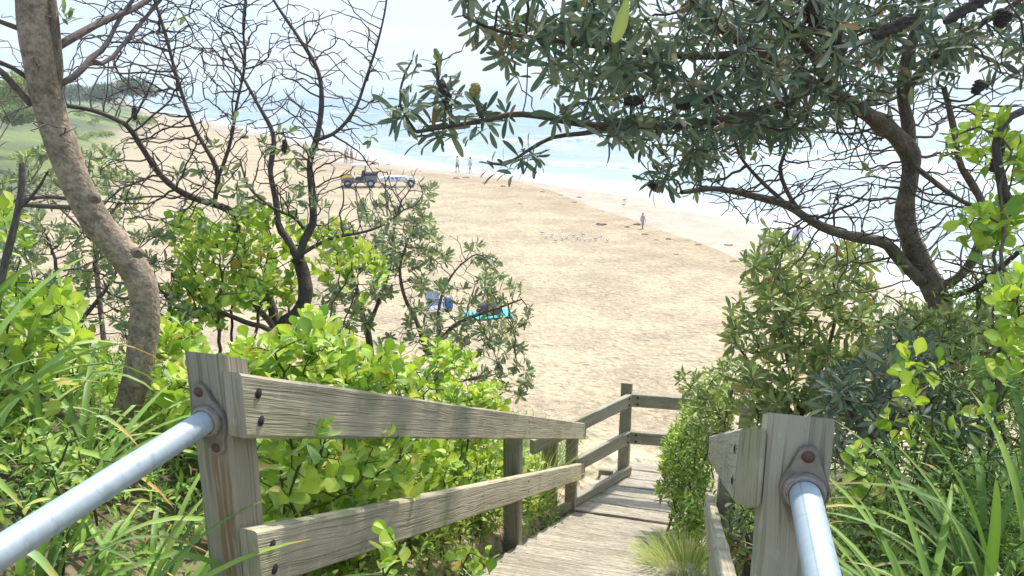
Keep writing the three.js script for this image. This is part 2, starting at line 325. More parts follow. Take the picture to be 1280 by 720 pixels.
// ---------------------------------------------------------------- the stairs and landings
{
  const st = thing('timber_stairs', 'sandy weathered timber stairs going down between the two rail fences', 'stairs', W(S0, -0.5, 0));
  const n = 16, run = (S1 - S0) / n, rise = -LAND / n;
  for (let i = 0; i < n; i++) {
    const s = S0 + i * run, y = -rise * (i + 1);
    for (let k = 0; k < 2; k++) {                                   // two worn boards to a tread
      const sc = s + run * (0.26 + 0.49 * k), m = board('tread_board', W(sc, -1.08 + rr(-0.02, 0.02), y - 0.022 + rr(-0.004, 0.004)), W(sc, 0.13 + rr(-0.02, 0.02), y - 0.022 + rr(-0.004, 0.004)), run * 0.49, 0.044, sandyTimber, st, fwd.clone(), { wear: 0.005, c: 0.008 });
    }
    board('riser', W(s + 0.012, -1.07, y + rise / 2 - 0.05), W(s + 0.012, 0.12, y + rise / 2 - 0.05), rise - 0.012, 0.022, pick(timber), st, UPV, { wear: 0.004 });
  }
  for (const lat of [-1.10, 0.15]) board('stringer', W(S0 - 0.05, lat, -0.14), W(S1 + 0.02, lat, LAND - 0.14), 0.2, 0.045, timber[2], st, UPV.clone().sub(slopeDir.clone().multiplyScalar(UPV.dot(slopeDir))).normalize());
  const up = thing('upper_landing', 'plank landing at the head of the stairs', 'deck', W(0.4, -0.5, 0));
  for (let i = 0; i < 14; i++) board('deck_plank', W(S0 - 0.07 - i * 0.146, -1.15, -0.025), W(S0 - 0.07 - i * 0.146, 0.2, -0.025), 0.138, 0.045, pick(timber), up, fwd.clone());
  const lo = thing('lower_landing', 'weathered plank landing inside the corner of the rail fence', 'deck', W(6.7, -0.5, LAND));
  const k = 6, w = 1.12 / k;
  for (let i = 0; i < k; i++) {
    const s = S1 + 0.03 + w * (i + 0.5), left = lerp(-1.38, -0.86, clamp((s - 6.16) / 1.0)) + 0.04;
    board('deck_plank', W(s, left + rr(-0.03, 0.03), LAND - 0.022), W(s, 1.25, LAND - 0.022 + rr(-0.003, 0.003)), w - 0.012, 0.042, sandyTimber, lo, fwd.clone(), { wear: 0.004 });
  }
  for (const s of [6.4, 7.25]) board('joist', W(s, -1.0, LAND - 0.105), W(s, 1.2, LAND - 0.105), 0.12, 0.06, timber[2], lo);
  for (const [s, lat] of [[6.45, -1.0], [7.2, -0.7], [6.45, 1.1], [7.2, 1.1]]) board('stump', v3(0, 0, 0).copy(W(s, lat, LAND - 0.9)), W(s, lat, LAND - 0.166), 0.1, 0.1, timber[2], lo, fwd.clone());
}
function post(name, s, lat, top, bottom, w, mat, parent, opt = {}) { const m = board(name, W(s, lat, bottom), W(s, lat, top), w, w, mat, parent, fwd.clone(), { c: 0.008, wear: 0.004, ...opt }); const p = m.geometry.attributes.position, L = top - bottom; for (let i = 0; i < p.count; i++) if (p.getX(i) > L - 0.01) p.setX(i, p.getX(i) - p.getY(i) * SLOPE); m.geometry.computeVertexNormals(); return m; }
const railAt = (s) => RT - SLOPE * (s - S0);

// ---------------------------------------------------------------- left fence
const postMat = timber[0];
// the first post carries rust that ran down from its fixings, copied where the photo shows it: u runs up the post (2 m), v round its four faces (0.5 m)
const stainColor = tex(1024, 512, (u, v, o) => {
  const [g1, g2, cr] = woodShade(u, v), patch = fbm(u * 5, v * 3, 4, 5, 3), y = u * 2 - 0.35, x = v * 0.5;
  let k = (0.36 + 0.10 * (g1 - 0.5) + 0.08 * (g2 - 0.5) + 0.18 * (patch - 0.5)) * (1 - 0.3 * cr), r = k * 0.80, g = k * 0.72, b = k * 0.50;
  const run = (c, w, y0, y1) => sstep(w, w * 0.35, Math.abs(x - c - 0.012 * (fbm(y * 9, c * 90, 3) - 0.5))) * sstep(y0, y0 + 0.03, y) * sstep(y1, y1 - 0.06, y) * sstep(0.30, 0.5, fbm(y * 22 + 3, x * 260, 3) + 0.12);
  const st = Math.max(run(0.347, 0.012, 0.28, 0.73), run(0.366, 0.008, 0.2, 0.72), run(0.38, 0.006, 0.45, 0.7));
  r = lerp(r, 0.22, st * 0.8); g = lerp(g, 0.115, st * 0.8); b = lerp(b, 0.035, st * 0.8);
  o[0] = 255 * Math.pow(clamp(r), 1 / 2.2); o[1] = 255 * Math.pow(clamp(g), 1 / 2.2); o[2] = 255 * Math.pow(clamp(b), 1 / 2.2);
}, true);
const stainedPost = new THREE.MeshStandardMaterial({ map: stainColor, bumpMap: woodBump, bumpScale: 0.0034, roughness: 0.88 });
{
  const base = W(S0 + 0.05, -1.13, -0.05), f = thing('rail_fence', 'weathered two-rail timber fence beside the leafy bright green bushes', 'fence', base);
  const lat0 = -1.03, pl = lat0 - RTH - 0.0525;
  const posts = [[S0 + 0.055, 0.935, -0.35], [4.2, railAt(4.2) + 0.0, profile(4.2) - 0.3], [6.33, railAt(6.33) + 0.0, LAND - 0.3]];
  const pm = posts.map(([s, t, b], i) => { const m = post('post', s, pl, t, b, 0.105, i ? timber[2] : stainedPost, f, i ? {} : { plain: true }); return m; });
  for (const d of [0, LOW]) {
    const name = 'rail', sE = 6.5, y = (s) => railAt(s) - d - railV / 2;
    const m = board(name, W(S0, lat0 - RTH / 2, y(S0)), W(sE, lat0 - RTH / 2, y(sE)), RH, RTH, timber[d ? 3 : 1], f, UPV, { c: 0.007, seg: 40, wear: 0.0022 });
    m.userData.label = d ? 'paler lower rail' : 'upper rail with green lichen spots';
    // the near end is sawn plumb, not square
    const p = m.geometry.attributes.position; for (let i = 0; i < p.count; i++) if (p.getX(i) < 0.06) p.setX(i, p.getX(i) - p.getY(i) * SLOPE);
    m.geometry.computeVertexNormals();
    for (const [s, r] of [[S0 + 0.055, 0.013], [4.2, 0.008], [6.33, 0.008]]) for (const dy of [-0.036, 0.036]) { const b = boltHead('bolt', W(s, lat0 + 0.001, y(s) + dy), side, r, f, holeMat); b.scale.set(1, 0.5, 1); }
  }
  // rust stains that ran down from the fixings of the first post
}
// ---------------------------------------------------------------- right fence
{
  const base = W(S0 + 0.05, 0.19, -0.05), f = thing('rail_fence', 'short two-rail timber fence with a square corner post by the banksia shrubs', 'fence', base);
  const lat0 = 0.077, pl = lat0 + RTH + 0.06;
  post('post', S0 + 0.06, pl, 0.93, -0.35, 0.12, postMat, f); post('post', 4.2, pl, railAt(4.2) - 0.02, profile(4.2) - 0.3, 0.105, timber[2], f);
  for (const d of [0, LOW]) {
    const sE = 4.75, y = (s) => railAt(s) - d - railV / 2;
    const m = board('rail', W(S0, lat0 + RTH / 2, y(S0)), W(sE, lat0 + RTH / 2, y(sE)), RH, RTH, timber[d ? 3 : 1], f, UPV, { c: 0.007, seg: 28, wear: 0.0022 });
    const p = m.geometry.attributes.position; for (let i = 0; i < p.count; i++) if (p.getX(i) < 0.06) p.setX(i, p.getX(i) - p.getY(i) * SLOPE);
    m.geometry.computeVertexNormals();
    for (const s of [S0 + 0.06, 4.2]) for (const dy of [-0.036, 0.036]) { const b = boltHead('bolt', W(s, lat0 - 0.001, y(s) + dy), side.clone().negate(), 0.011, f, holeMat); b.scale.set(1, 0.5, 1); }
  }
}
// ---------------------------------------------------------------- landing fence
{
  const c = [7.17, -0.73], f = thing('rail_fence', 'timber corner fence around the lower landing with the open beach behind it', 'fence', W(c[0], c[1], LAND - 0.05));
  const q = [[6.16, -1.30], c, [7.25, 0.45], [7.28, 0.8]];
  q.forEach(([s, lat], i) => post('post', s, lat, LAND + 0.965 + (i === 1 ? 0.02 : -0.06), LAND - 0.5, 0.115, i === 1 ? timber[2] : timber[2], f));
  const inner = (a, b) => { const d = W(b[0], b[1], 0).sub(W(a[0], a[1], 0)).normalize(); return d.clone().cross(UPV).multiplyScalar(-1); };
  for (const [a, b, ext] of [[q[0], q[1], 0.35], [q[1], q[3], 0.0]]) {
    const d = W(b[0], b[1], 0).sub(W(a[0], a[1], 0)).normalize(), n = d.clone().cross(UPV).normalize(); if (n.dot(fwd) > 0) n.negate();
    for (const h of [0.85, 0.44]) {
      const o = n.clone().multiplyScalar(0.0575 + 0.026), A = W(a[0], a[1], LAND + h).add(o).addScaledVector(d, -ext), B = W(b[0], b[1], LAND + h).add(o).addScaledVector(d, b === q[1] ? -0.06 : 0);
      board('rail', A.addScaledVector(d, a === q[1] ? 0.055 : 0), B, 0.135, 0.05, timber[2], f);
      for (const dy of [-0.035, 0.035]) for (const e of b === q[1] ? [B.clone().addScaledVector(d, -0.04)] : [A.clone().addScaledVector(d, 0.06)]) boltHead('bolt', e.clone().addScaledVector(n, 0.027).setY(LAND + h + dy), n, 0.012, f, holeMat);
    }
    if (b === q[1]) { const o = n.clone().multiplyScalar(0.08); board('kick_board', W(a[0], a[1], LAND + 0.05).add(o), W(b[0], b[1], LAND + 0.05).add(o), 0.09, 0.045, timber[2], f); }
  }
}
// ---------------------------------------------------------------- galvanised handrails
const zinc = new THREE.MeshStandardMaterial({ color: rgb(0.50, 0.55, 0.575), map: zincColor, metalness: 0.25, roughness: 0.58 });
const zincDull = new THREE.MeshStandardMaterial({ color: rgb(0.52, 0.48, 0.42), map: barkColor, metalness: 0.35, roughness: 0.7 });
function handrail(label, s, lat, y, back, turn) {
  const p = W(s, lat, y), g = thing('handrail', label, 'handrail', p);
  const n = fwd.clone().negate();
  const pipe = new THREE.CylinderGeometry(0.029, 0.029, back, 28, 12); pipe.translate(0, back / 2, 0);
  const uv = pipe.attributes.uv; for (let i = 0; i < uv.count; i++) uv.setXY(i, uv.getX(i) * 0.4, uv.getY(i) * back * 2);
  const m = mesh('pipe', pipe, zinc, g); m.quaternion.setFromUnitVectors(UPV, n);
  // two-bolt oval flange: a lens-shaped plate with a raised collar
  const sh = new THREE.Shape(), a = 0.072, r = 0.018, R = 0.044;
  const th = Math.acos((R - r) / a); sh.absarc(0, a, r, Math.PI / 2 - th, Math.PI / 2 + th, false); sh.absarc(0, 0, R, Math.PI / 2 + th, 1.5 * Math.PI - th, false); sh.absarc(0, -a, r, 1.5 * Math.PI - th, 1.5 * Math.PI + th, false); sh.absarc(0, 0, R, 1.5 * Math.PI + th, 2.5 * Math.PI - th, false);
  const fg = new THREE.ExtrudeGeometry(sh, { depth: 0.006, bevelEnabled: true, bevelSize: 0.0025, bevelThickness: 0.0025, bevelSegments: 2, curveSegments: 16 }); fg.translate(0, 0, 0.003);
  const q = new THREE.Quaternion().setFromRotationMatrix(new THREE.Matrix4().makeBasis(UPV.clone().cross(n), UPV, n)).multiply(new THREE.Quaternion().setFromAxisAngle(v3(0, 0, 1), turn));
  const fl = mesh('flange', fg, zincDull, g); fl.quaternion.copy(q);
  const cg = new THREE.LatheGeometry([[0.030, 0.004], [0.041, 0.006], [0.0395, 0.018], [0.0365, 0.026], [0.0305, 0.028]].map(([x, yy]) => new THREE.Vector2(x, yy)), 28);
  const co = mesh('collar', cg, zincDull, g); co.quaternion.setFromUnitVectors(UPV, n);
  for (const e of [-1, 1]) boltHead('bolt', p.clone().add(v3(0, e * a, 0.011).applyQuaternion(q)), n, 0.0125, g);
}
handrail('galvanised pipe handrail bolted to the post below the strap-leaved grass', S0 + 0.055 - 0.0545, -1.13, 0.795, 2.6, 0.22);
handrail('galvanised pipe handrail bolted to the corner post of the short fence', S0 - 0.002, 0.205, 0.81, 2.6, 0.0);

// ---------------------------------------------------------------- plants: leaves, stems and how they grow
// a leaf one unit long along +y, face to +z; rows of three vertices, folded at the midrib and curled
function leafGeo(profileW, ratio, fold, curl, twist = 0, mid = 1.18) {
  const n = profileW.length - 1, pos = [], uv = [], col = [], idx = [];
  for (let i = 0; i <= n; i++) {
    const t = i / n, w = profileW[i] * ratio * 0.5, a = curl * t, y = curl ? Math.sin(a) / curl : t, z = curl ? -(1 - Math.cos(a)) / curl : 0, tw = twist * t;
    for (const e of [-1, 0, 1]) { const x = e * w * Math.cos(tw), zz = z + Math.abs(e) * w * fold + e * w * Math.sin(tw); pos.push(x, y, zz); uv.push(e * 0.5 + 0.5, t); const c = e ? 1 : mid; col.push(c, c, c); }
  }
  for (let i = 0; i < n; i++) for (let e = 0; e < 2; e++) { const a = i * 3 + e; idx.push(a, a + 1, a + 3, a + 1, a + 4, a + 3); }
  const g = new THREE.BufferGeometry();
  g.setAttribute('position', new THREE.Float32BufferAttribute(pos, 3)); g.setAttribute('uv', new THREE.Float32BufferAttribute(uv, 2)); g.setAttribute('color', new THREE.Float32BufferAttribute(col, 3)); g.setIndex(idx); g.computeVertexNormals(); return g;
}
// a strap blade: unit long, rises along +y and bends over towards +z; the last stretch is dry on some
function bladeGeo(ratio, bend, kink, dry) {
  const n = 11, pos = [], uv = [], col = [], idx = []; let y = 0, z = 0;
  for (let i = 0; i <= n; i++) {
    const t = i / n, a = bend * Math.pow(t, 1.5) + (t > kink ? 0.7 * sstep(kink, kink + 0.12, t) : 0), w = ratio * 0.5 * (t < 0.12 ? 0.55 + 3.5 * t : 1) * Math.pow(Math.max(0, 1 - Math.pow(t, 3.2)), 0.75);
    if (i) { y += Math.cos(a) / n; z += Math.sin(a) / n; }
    for (const e of [-1, 0, 1]) { pos.push(e * w, y + Math.abs(e) * w * 0.45 * Math.sin(a), z - Math.abs(e) * w * 0.45 * Math.cos(a)); uv.push(e, t); const k = dry ? sstep(1 - dry, 1 - dry * 0.55, t) : 0, m = e ? 1 : 1.12; col.push(m * lerp(1, 2.6, k), m * lerp(1, 0.95, k), m * lerp(1, 1.9, k)); }
  }
  for (let i = 0; i < n; i++) for (let e = 0; e < 2; e++) { const a = i * 3 + e; idx.push(a, a + 1, a + 3, a + 1, a + 4, a + 3); }
  const g = new THREE.BufferGeometry();
  g.setAttribute('position', new THREE.Float32BufferAttribute(pos, 3)); g.setAttribute('uv', new THREE.Float32BufferAttribute(uv, 2)); g.setAttribute('color', new THREE.Float32BufferAttribute(col, 3)); g.setIndex(idx); g.computeVertexNormals(); return g;
}
const OB = [0.10, 0.16, 0.34, 0.62, 0.88, 1.0, 0.95, 0.72, 0.22], BK = [0.10, 0.32, 0.56, 0.76, 0.91, 1.0, 0.97, 0.80, 0.34], LN = [0.12, 0.55, 0.92, 1.0, 0.85, 0.55, 0.04];
const kinds = {
  spoon: { geos: [leafGeo(OB, 0.66, 0.22, 0.55), leafGeo(OB, 0.72, 0.12, -0.35), leafGeo(OB, 0.6, 0.4, 0.2, 0.4)], tones: [[0.34, 0.49, 0.03], [0.43, 0.56, 0.045], [0.26, 0.41, 0.025], [0.51, 0.60, 0.07], [0.18, 0.32, 0.025], [0.52, 0.40, 0.07]], rare: 1, thru: 0.48, coat: 0.35 },
  banksia: { geos: [leafGeo(BK, 0.2, 0.3, 0.5), leafGeo(BK, 0.22, 0.18, 0.9, 0.5), leafGeo(BK, 0.18, 0.35, -0.3, -0.4)], tones: [[0.125, 0.175, 0.085], [0.095, 0.145, 0.08], [0.17, 0.21, 0.10], [0.24, 0.26, 0.16], [0.075, 0.12, 0.07], [0.26, 0.17, 0.08]], rare: 1, thru: 0.36, coat: 0.3 },
  olive: { geos: [leafGeo(BK, 0.27, 0.3, 0.4), leafGeo(BK, 0.3, 0.2, 0.9, 0.4), leafGeo(LN, 0.28, 0.35, -0.3, -0.4)], tones: [[0.21, 0.28, 0.075], [0.27, 0.33, 0.09], [0.15, 0.22, 0.065], [0.34, 0.38, 0.15], [0.33, 0.40, 0.08], [0.36, 0.25, 0.08]], rare: 1, thru: 0.32, coat: 0.3 },
  tuft: { geos: [leafGeo(BK, 0.3, 0.3, 0.3), leafGeo(BK, 0.34, 0.2, -0.5)], tones: [[0.21, 0.27, 0.12], [0.27, 0.33, 0.13], [0.17, 0.235, 0.12], [0.37, 0.40, 0.12], [0.19, 0.23, 0.14]], thru: 0.32, coat: 0.2 },
  blade: { geos: [bladeGeo(0.036, 1.0, 2, 0.1), bladeGeo(0.032, 1.7, 2, 0.25), bladeGeo(0.04, 0.6, 2, 0), bladeGeo(0.032, 0.9, 0.55, 0.3), bladeGeo(0.034, 2.2, 2, 0.12)], tones: [[0.17, 0.30, 0.035], [0.22, 0.36, 0.045], [0.13, 0.24, 0.03], [0.28, 0.40, 0.06], [0.10, 0.19, 0.03]], thru: 0.4, coat: 0.35 },
  lance: { geos: [leafGeo(LN, 0.32, 0.35, 0.5), leafGeo(LN, 0.36, 0.2, 0.9, 0.5)], tones: [[0.24, 0.38, 0.045], [0.33, 0.45, 0.06], [0.17, 0.30, 0.035], [0.42, 0.48, 0.08]], thru: 0.45, coat: 0.25 },
  fine: { geos: [leafGeo([0.2, 0.9, 1, 0.1], 0.2, 0.2, 0.4)], tones: [[0.15, 0.30, 0.03], [0.22, 0.38, 0.04], [0.10, 0.22, 0.025], [0.27, 0.40, 0.05]], thru: 0.4, coat: 0.1 },
  feather: { geos: [leafGeo([0.2, 0.9, 1, 0.1], 0.22, 0.2, 0.4)], tones: [[0.14, 0.25, 0.03], [0.18, 0.30, 0.04], [0.11, 0.20, 0.03], [0.22, 0.34, 0.05]], thru: 0.35, coat: 0.1 },
  hair: { geos: [bladeGeo(0.015, 0.9, 2, 0), bladeGeo(0.013, 0.5, 2, 0)], tones: [[0.34, 0.44, 0.07], [0.42, 0.48, 0.10], [0.26, 0.40, 0.05], [0.48, 0.44, 0.20]], thru: 0.4, coat: 0 },
};
for (const k of Object.values(kinds)) {
  const mk = (c) => new THREE.MeshPhysicalMaterial({ color: c, vertexColors: true, roughness: 0.9, transmission: k.thru, thickness: 0, clearcoat: k.coat, clearcoatRoughness: 0.38, side: THREE.DoubleSide, ior: 1.4 });
  k.mats = k.tones.map(([r, g, b]) => mk(rgb(r, g, b))); k.white = mk(rgb(1, 1, 1));
}
const stemMat = (r, g, b, bump = 0.004) => new THREE.MeshStandardMaterial({ color: rgb(r, g, b), map: barkColor, bumpMap: barkBump, bumpScale: bump, roughness: 0.9 });
const bark = { pale: stemMat(0.56, 0.455, 0.35, 0.008), grey: stemMat(0.36, 0.30, 0.235, 0.01), dark: stemMat(0.21, 0.175, 0.16, 0.006), twig: stemMat(0.26, 0.20, 0.165), green: stemMat(0.20, 0.27, 0.06), mauve: stemMat(0.29, 0.23, 0.215) };

// a tapering tube through points
function tubeGeo(pts, radii, sides, caps = true) {
  const pos = [], nor = [], uv = [], idx = [], n = pts.length; let N = v3(0, 0, 0), run = 0;
  const T = pts.map((p, i) => pts[Math.min(i + 1, n - 1)].clone().sub(pts[Math.max(i - 1, 0)]).normalize());
  N.crossVectors(T[0], Math.abs(T[0].y) < 0.9 ? UPV : v3(1, 0, 0)).normalize();
  const B = v3(0, 0, 0);
  for (let i = 0; i < n; i++) {
    N.addScaledVector(T[i], -N.dot(T[i])).normalize(); B.crossVectors(T[i], N);
    if (i) run += pts[i].distanceTo(pts[i - 1]);
    for (let k = 0; k <= sides; k++) { const a = 2 * Math.PI * k / sides, c = Math.cos(a), s = Math.sin(a), x = N.x * c + B.x * s, y = N.y * c + B.y * s, z = N.z * c + B.z * s; pos.push(pts[i].x + x * radii[i], pts[i].y + y * radii[i], pts[i].z + z * radii[i]); nor.push(x, y, z); uv.push(k / sides, run / 0.5); }
  }
  for (let i = 0; i < n - 1; i++) for (let k = 0; k < sides; k++) { const a = i * (sides + 1) + k, b = a + sides + 1; idx.push(a, a + 1, b, a + 1, b + 1, b); }
  const g = new THREE.BufferGeometry();
  g.setAttribute('position', new THREE.Float32BufferAttribute(pos, 3)); g.setAttribute('normal', new THREE.Float32BufferAttribute(nor, 3)); g.setAttribute('uv', new THREE.Float32BufferAttribute(uv, 2)); g.setIndex(idx); return g;
}
function resample(pts, step) { const c = new THREE.CatmullRomCurve3(pts, false, 'centripetal'), n = Math.max(2, Math.round(c.getLength() / step)); return c.getSpacedPoints(n); }
const randDir = () => { const a = rnd() * 2 * Math.PI, z = rr(-1, 1), q = Math.sqrt(1 - z * z); return v3(q * Math.cos(a), z, q * Math.sin(a)); };
const inFrame = (q, m = 0) => q[2] > 0.1 && q[0] > -m && q[0] < 1280 + m && q[1] > -m && q[1] < 720 + m;
let SINGLES = 300;
class Plant {
  constructor(name, label, category, base, group) { this.base = base.clone(); this.root = thing(name, label, category, this.base, group); this.twigGeos = []; this.leaves = {}; this.nodes = []; }
  rel(p) { return p.clone().sub(this.base); }
  // a traced stem or limb: [points], radius from r0 to r1
  limb(name, pts, r0, r1, mat, { sides = 12, step = 0.06, gnarl = 0.25, spawn = true } = {}) {
    const p = resample(pts, step), n = p.length - 1, ph = rnd() * 50, radii = p.map((q, i) => lerp(r0, r1, i / n) * (1 + gnarl * (vn(i * step * 14 + ph, ph) - 0.5)));
    const g = tubeGeo(p.map((q) => this.rel(q)), radii, sides);
    if (r0 > 0.03) { const a = g.attributes.position, nn = g.attributes.normal; for (let i = 0; i < a.count; i++) { const k = i % (sides + 1), ang = k / sides, w = r0 * 0.22 * (fbm((ang % 1) * 4, Math.floor(i / (sides + 1)) * step * 7 + ph, 3, 4, 65536) - 0.5); a.setXYZ(i, a.getX(i) + nn.getX(i) * w, a.getY(i) + nn.getY(i) * w, a.getZ(i) + nn.getZ(i) * w); } g.computeVertexNormals(); }
    const m = mesh(name, g, mat, this.root);
    if (spawn) p.forEach((q, i) => this.nodes.push({ p: q, parent: -2, r: radii[i], seed: true }));
    return m;
  }
  // twigs that grow from the traced limbs towards points spread through the crown
  grow(attractors, { step = 0.06, reach = 1.2, kill = 0.10, tip = 0.0022, wig = 0.35, rise = 0.05, most = 2600, pow = 2.4, rmax = 0.02 } = {}) {
    const nodes = this.nodes, A = attractors.map((p) => ({ p, best: -1, d: 1e9 })); let from = 0;
    for (let it = 0; it < 140 && nodes.length < most; it++) {
      for (const a of A) { if (a.dead) continue; for (let i = from; i < nodes.length; i++) { const d = nodes[i].p.distanceToSquared(a.p); if (d < a.d) { a.d = d; a.best = i; } } if (a.d < kill * kill) a.dead = true; }
      from = nodes.length;
      const pull = new Map();
      for (const a of A) { if (a.dead || a.d > reach * reach) continue; const v = pull.get(a.best) || v3(0, 0, 0); v.add(a.p.clone().sub(nodes[a.best].p).normalize()); pull.set(a.best, v); }
      if (!pull.size) break;
      for (const [i, v] of pull) {
        const nd = nodes[i]; if ((nd.kids || 0) > 2) continue;
        v.normalize().addScaledVector(randDir(), wig); v.y += rise; if (nd.dir) v.addScaledVector(nd.dir, 0.45); v.normalize();
        const q = nd.p.clone().addScaledVector(v, step); nd.kids = (nd.kids || 0) + 1; nodes.push({ p: q, parent: i, dir: v, r: 0, kids: 0 });
      }
    }
    // radii from the tips down
    const acc = new Float64Array(nodes.length);
    for (let i = nodes.length - 1; i >= 0; i--) { const nd = nodes[i]; if (nd.seed) continue; if (!acc[i]) { acc[i] = Math.pow(tip, pow); nd.tip = true; } nd.r = Math.min(rmax, Math.pow(acc[i], 1 / pow)); if (nd.parent >= 0) acc[nd.parent] += acc[i]; }
    // chains
    const kids = nodes.map(() => []); nodes.forEach((nd, i) => { if (!nd.seed && nd.parent >= 0) kids[nd.parent].push(i); });
    const stack = []; nodes.forEach((nd, i) => { if (nd.seed) for (const k of kids[i]) stack.push([i, k]); });
    while (stack.length) {
      const [a, b] = stack.pop(), pts = [nodes[a].p], rad = [Math.min(nodes[b].r * 1.15, nodes[a].r)]; let c = b;
      for (;;) { pts.push(nodes[c].p); rad.push(nodes[c].r); const ks = kids[c]; if (!ks.length) break; ks.sort((x, y) => nodes[y].r - nodes[x].r); for (let j = 1; j < ks.length; j++) stack.push([c, ks[j]]); c = ks[0]; }
      rad[rad.length - 1] *= 0.6;
      this.twigGeos.push(tubeGeo(pts.map((q) => this.rel(q)), rad, rad[0] > 0.008 ? 6 : 4));
    }
    return nodes.map((nd, i) => ({ ...nd, i, leafy: !nd.seed && nd.r < tip * 2.2 })).filter((nd) => !nd.seed);
  }
  stem(pts, r0, r1, sides = 4) { const n = pts.length - 1; this.twigGeos.push(tubeGeo(pts.map((q) => this.rel(q)), pts.map((q, i) => lerp(r0, r1, i / n)), sides)); }
  leaf(kind, p, dir, face, size) { (this.leaves[kind] ||= []).push({ p, dir, face, size }); }
  // leaves round the end of a shoot
  shoot(kind, tip, dir, { n = 8, len = 0.10, size = 0.07, open = 1.15, close = 0.35, droop = 0, vary = 0.34 } = {}) {
    dir = dir.clone().normalize(); const a = v3(0, 0, 0).crossVectors(dir, Math.abs(dir.y) < 0.9 ? UPV : v3(1, 0, 0)).normalize(), b = dir.clone().cross(a); let th = rnd() * 6.28;
    for (let i = 0; i < n; i++) {
      const t = n > 1 ? i / (n - 1) : 1, e = lerp(open, close, t) + rr(-0.15, 0.15); th += 2.39996 + rr(-0.25, 0.25);
      const rad = a.clone().multiplyScalar(Math.cos(th)).addScaledVector(b, Math.sin(th)), ld = dir.clone().multiplyScalar(Math.cos(e)).addScaledVector(rad, Math.sin(e)); ld.y -= droop * rr(0.3, 1); ld.normalize();
      this.leaf(kind, tip.clone().addScaledVector(dir, -len * (1 - t)), ld, dir.clone().addScaledVector(randDir(), 0.25), size * (1 - 0.35 * t * t) * rr(1 - vary, 1 + vary));
    }
  }
  finish(twigMat = bark.twig, leafName = 'leaf') {
    if (this.twigGeos.length) { const m = mesh('twigs', mergeGeometries(this.twigGeos), twigMat, this.root); m.userData.kind = 'stuff'; }
    const X = v3(0, 0, 0), Y = v3(0, 0, 0), Z = v3(0, 0, 0), M = new THREE.Matrix4();
    for (const [kn, list] of Object.entries(this.leaves)) {
      const k = kinds[kn], nG = k.geos.length, nT = k.tones.length;
      for (const l of list) { l.g = Math.floor(rnd() * nG); l.t = k.rare ? (rnd() < 0.035 ? nT - 1 : Math.floor(rnd() * (nT - 1))) : Math.floor(rnd() * nT); const q = toPixel(l.p.clone().addScaledVector(l.dir, l.size / 2)); l.px = inFrame(q, 4) ? l.size / q[2] * FOCAL : 0; }
      const basis = (l) => { Y.copy(l.dir).normalize(); Z.copy(l.face).addScaledVector(Y, -l.face.dot(Y)); if (Z.lengthSq() < 1e-6) Z.set(Y.y, Y.z, Y.x).addScaledVector(Y, -(Y.y * Y.x + Y.z * Y.y + Y.x * Y.z)); Z.normalize(); X.crossVectors(Y, Z); return M.makeBasis(X, Y, Z).scale(v3(l.size, l.size, l.size)).setPosition(l.p.x - this.base.x, l.p.y - this.base.y, l.p.z - this.base.z); };
      const sorted = [...list].sort((x, y) => y.px - x.px), singles = sorted.filter((l, i) => l.px >= 9.5 && i < SINGLES), rest = sorted.slice(singles.length);
      for (const l of singles) { const m = new THREE.Mesh(k.geos[l.g], k.mats[l.t]); m.name = leafName; m.castShadow = m.receiveShadow = true; basis(l).decompose(m.position, m.quaternion, m.scale); this.root.add(m); }
      if (rest.length) {
        const im = new THREE.InstancedMesh(k.geos[0], k.white, rest.length); im.name = 'foliage'; im.castShadow = im.receiveShadow = true; im.userData.kind = 'stuff';
        rest.forEach((l, i) => { im.setMatrixAt(i, basis(l)); const t = k.tones[l.t], v = rr(0.85, 1.15); im.setColorAt(i, rgb(t[0] * v, t[1] * v, t[2] * v)); }); this.root.add(im);
      }
    }
    return this;
  }
}
// points spread through a blob given by a pixel ellipse and a range of depths
const blob = (cx, cy, rx, ry, z0, z1, n) => { const out = []; for (let i = 0; i < n; i++) { const a = rnd() * 6.2832, q = Math.sqrt(rnd()); out.push(V(cx + Math.cos(a) * q * rx, cy + Math.sin(a) * q * ry, rr(z0, z1))); } return out; };
const blobs = (list) => list.flatMap((b) => blob(...b));
// a bush: stems branch up from a few points on the ground to shoots that fill the blobs
function clump(p, tips, kind, o) {
  const keep = [];
  for (const t of tips) {
    const lat = toLat(t.x, -t.z), s = toS(t.x, -t.z);
    if (!o.free && s > 1.0 && s < 6.6 && lat > -1.22 && lat < 0.30) continue;          // nothing grows through the stairs or the rails
    const g = height(t.x, -t.z); if (t.y < g + 0.04) t.y = g + rr(0.04, 0.12);
    keep.push(t);
  }
  if (!keep.length) return;
  const roots = [p.base, ...keep.filter((t, i) => i % Math.ceil(keep.length / (o.roots ?? 6)) === 0)];
  for (const r of roots) { const b = onLand(r, -0.03); for (let k = 0; k < 3; k++) p.nodes.push({ p: b.clone().add(v3(0, k * 0.04, 0)), parent: -2, r: 0.012, seed: true }); }
  const nd = p.grow(keep, { step: o.step ?? 0.055, reach: 3, kill: 0.05, tip: o.stemR ?? 0.0022, wig: 0.45, rise: 0.06, most: 5200, rmax: 0.011 });
  for (const n of nd) {
    if (n.tip) p.shoot(kind, n.p, n.dir.clone().multiplyScalar(0.6).add(v3(rr(-0.5, 0.5), 0.7, rr(-0.5, 0.5))).addScaledVector(sunDir, 0.25), o);
    else if (n.leafy && rnd() < (o.q ?? 0.22)) p.shoot(kind, n.p, n.dir, { ...o, n: Math.ceil(o.n * 0.45), open: 1.4, close: 0.9 });
  }
}

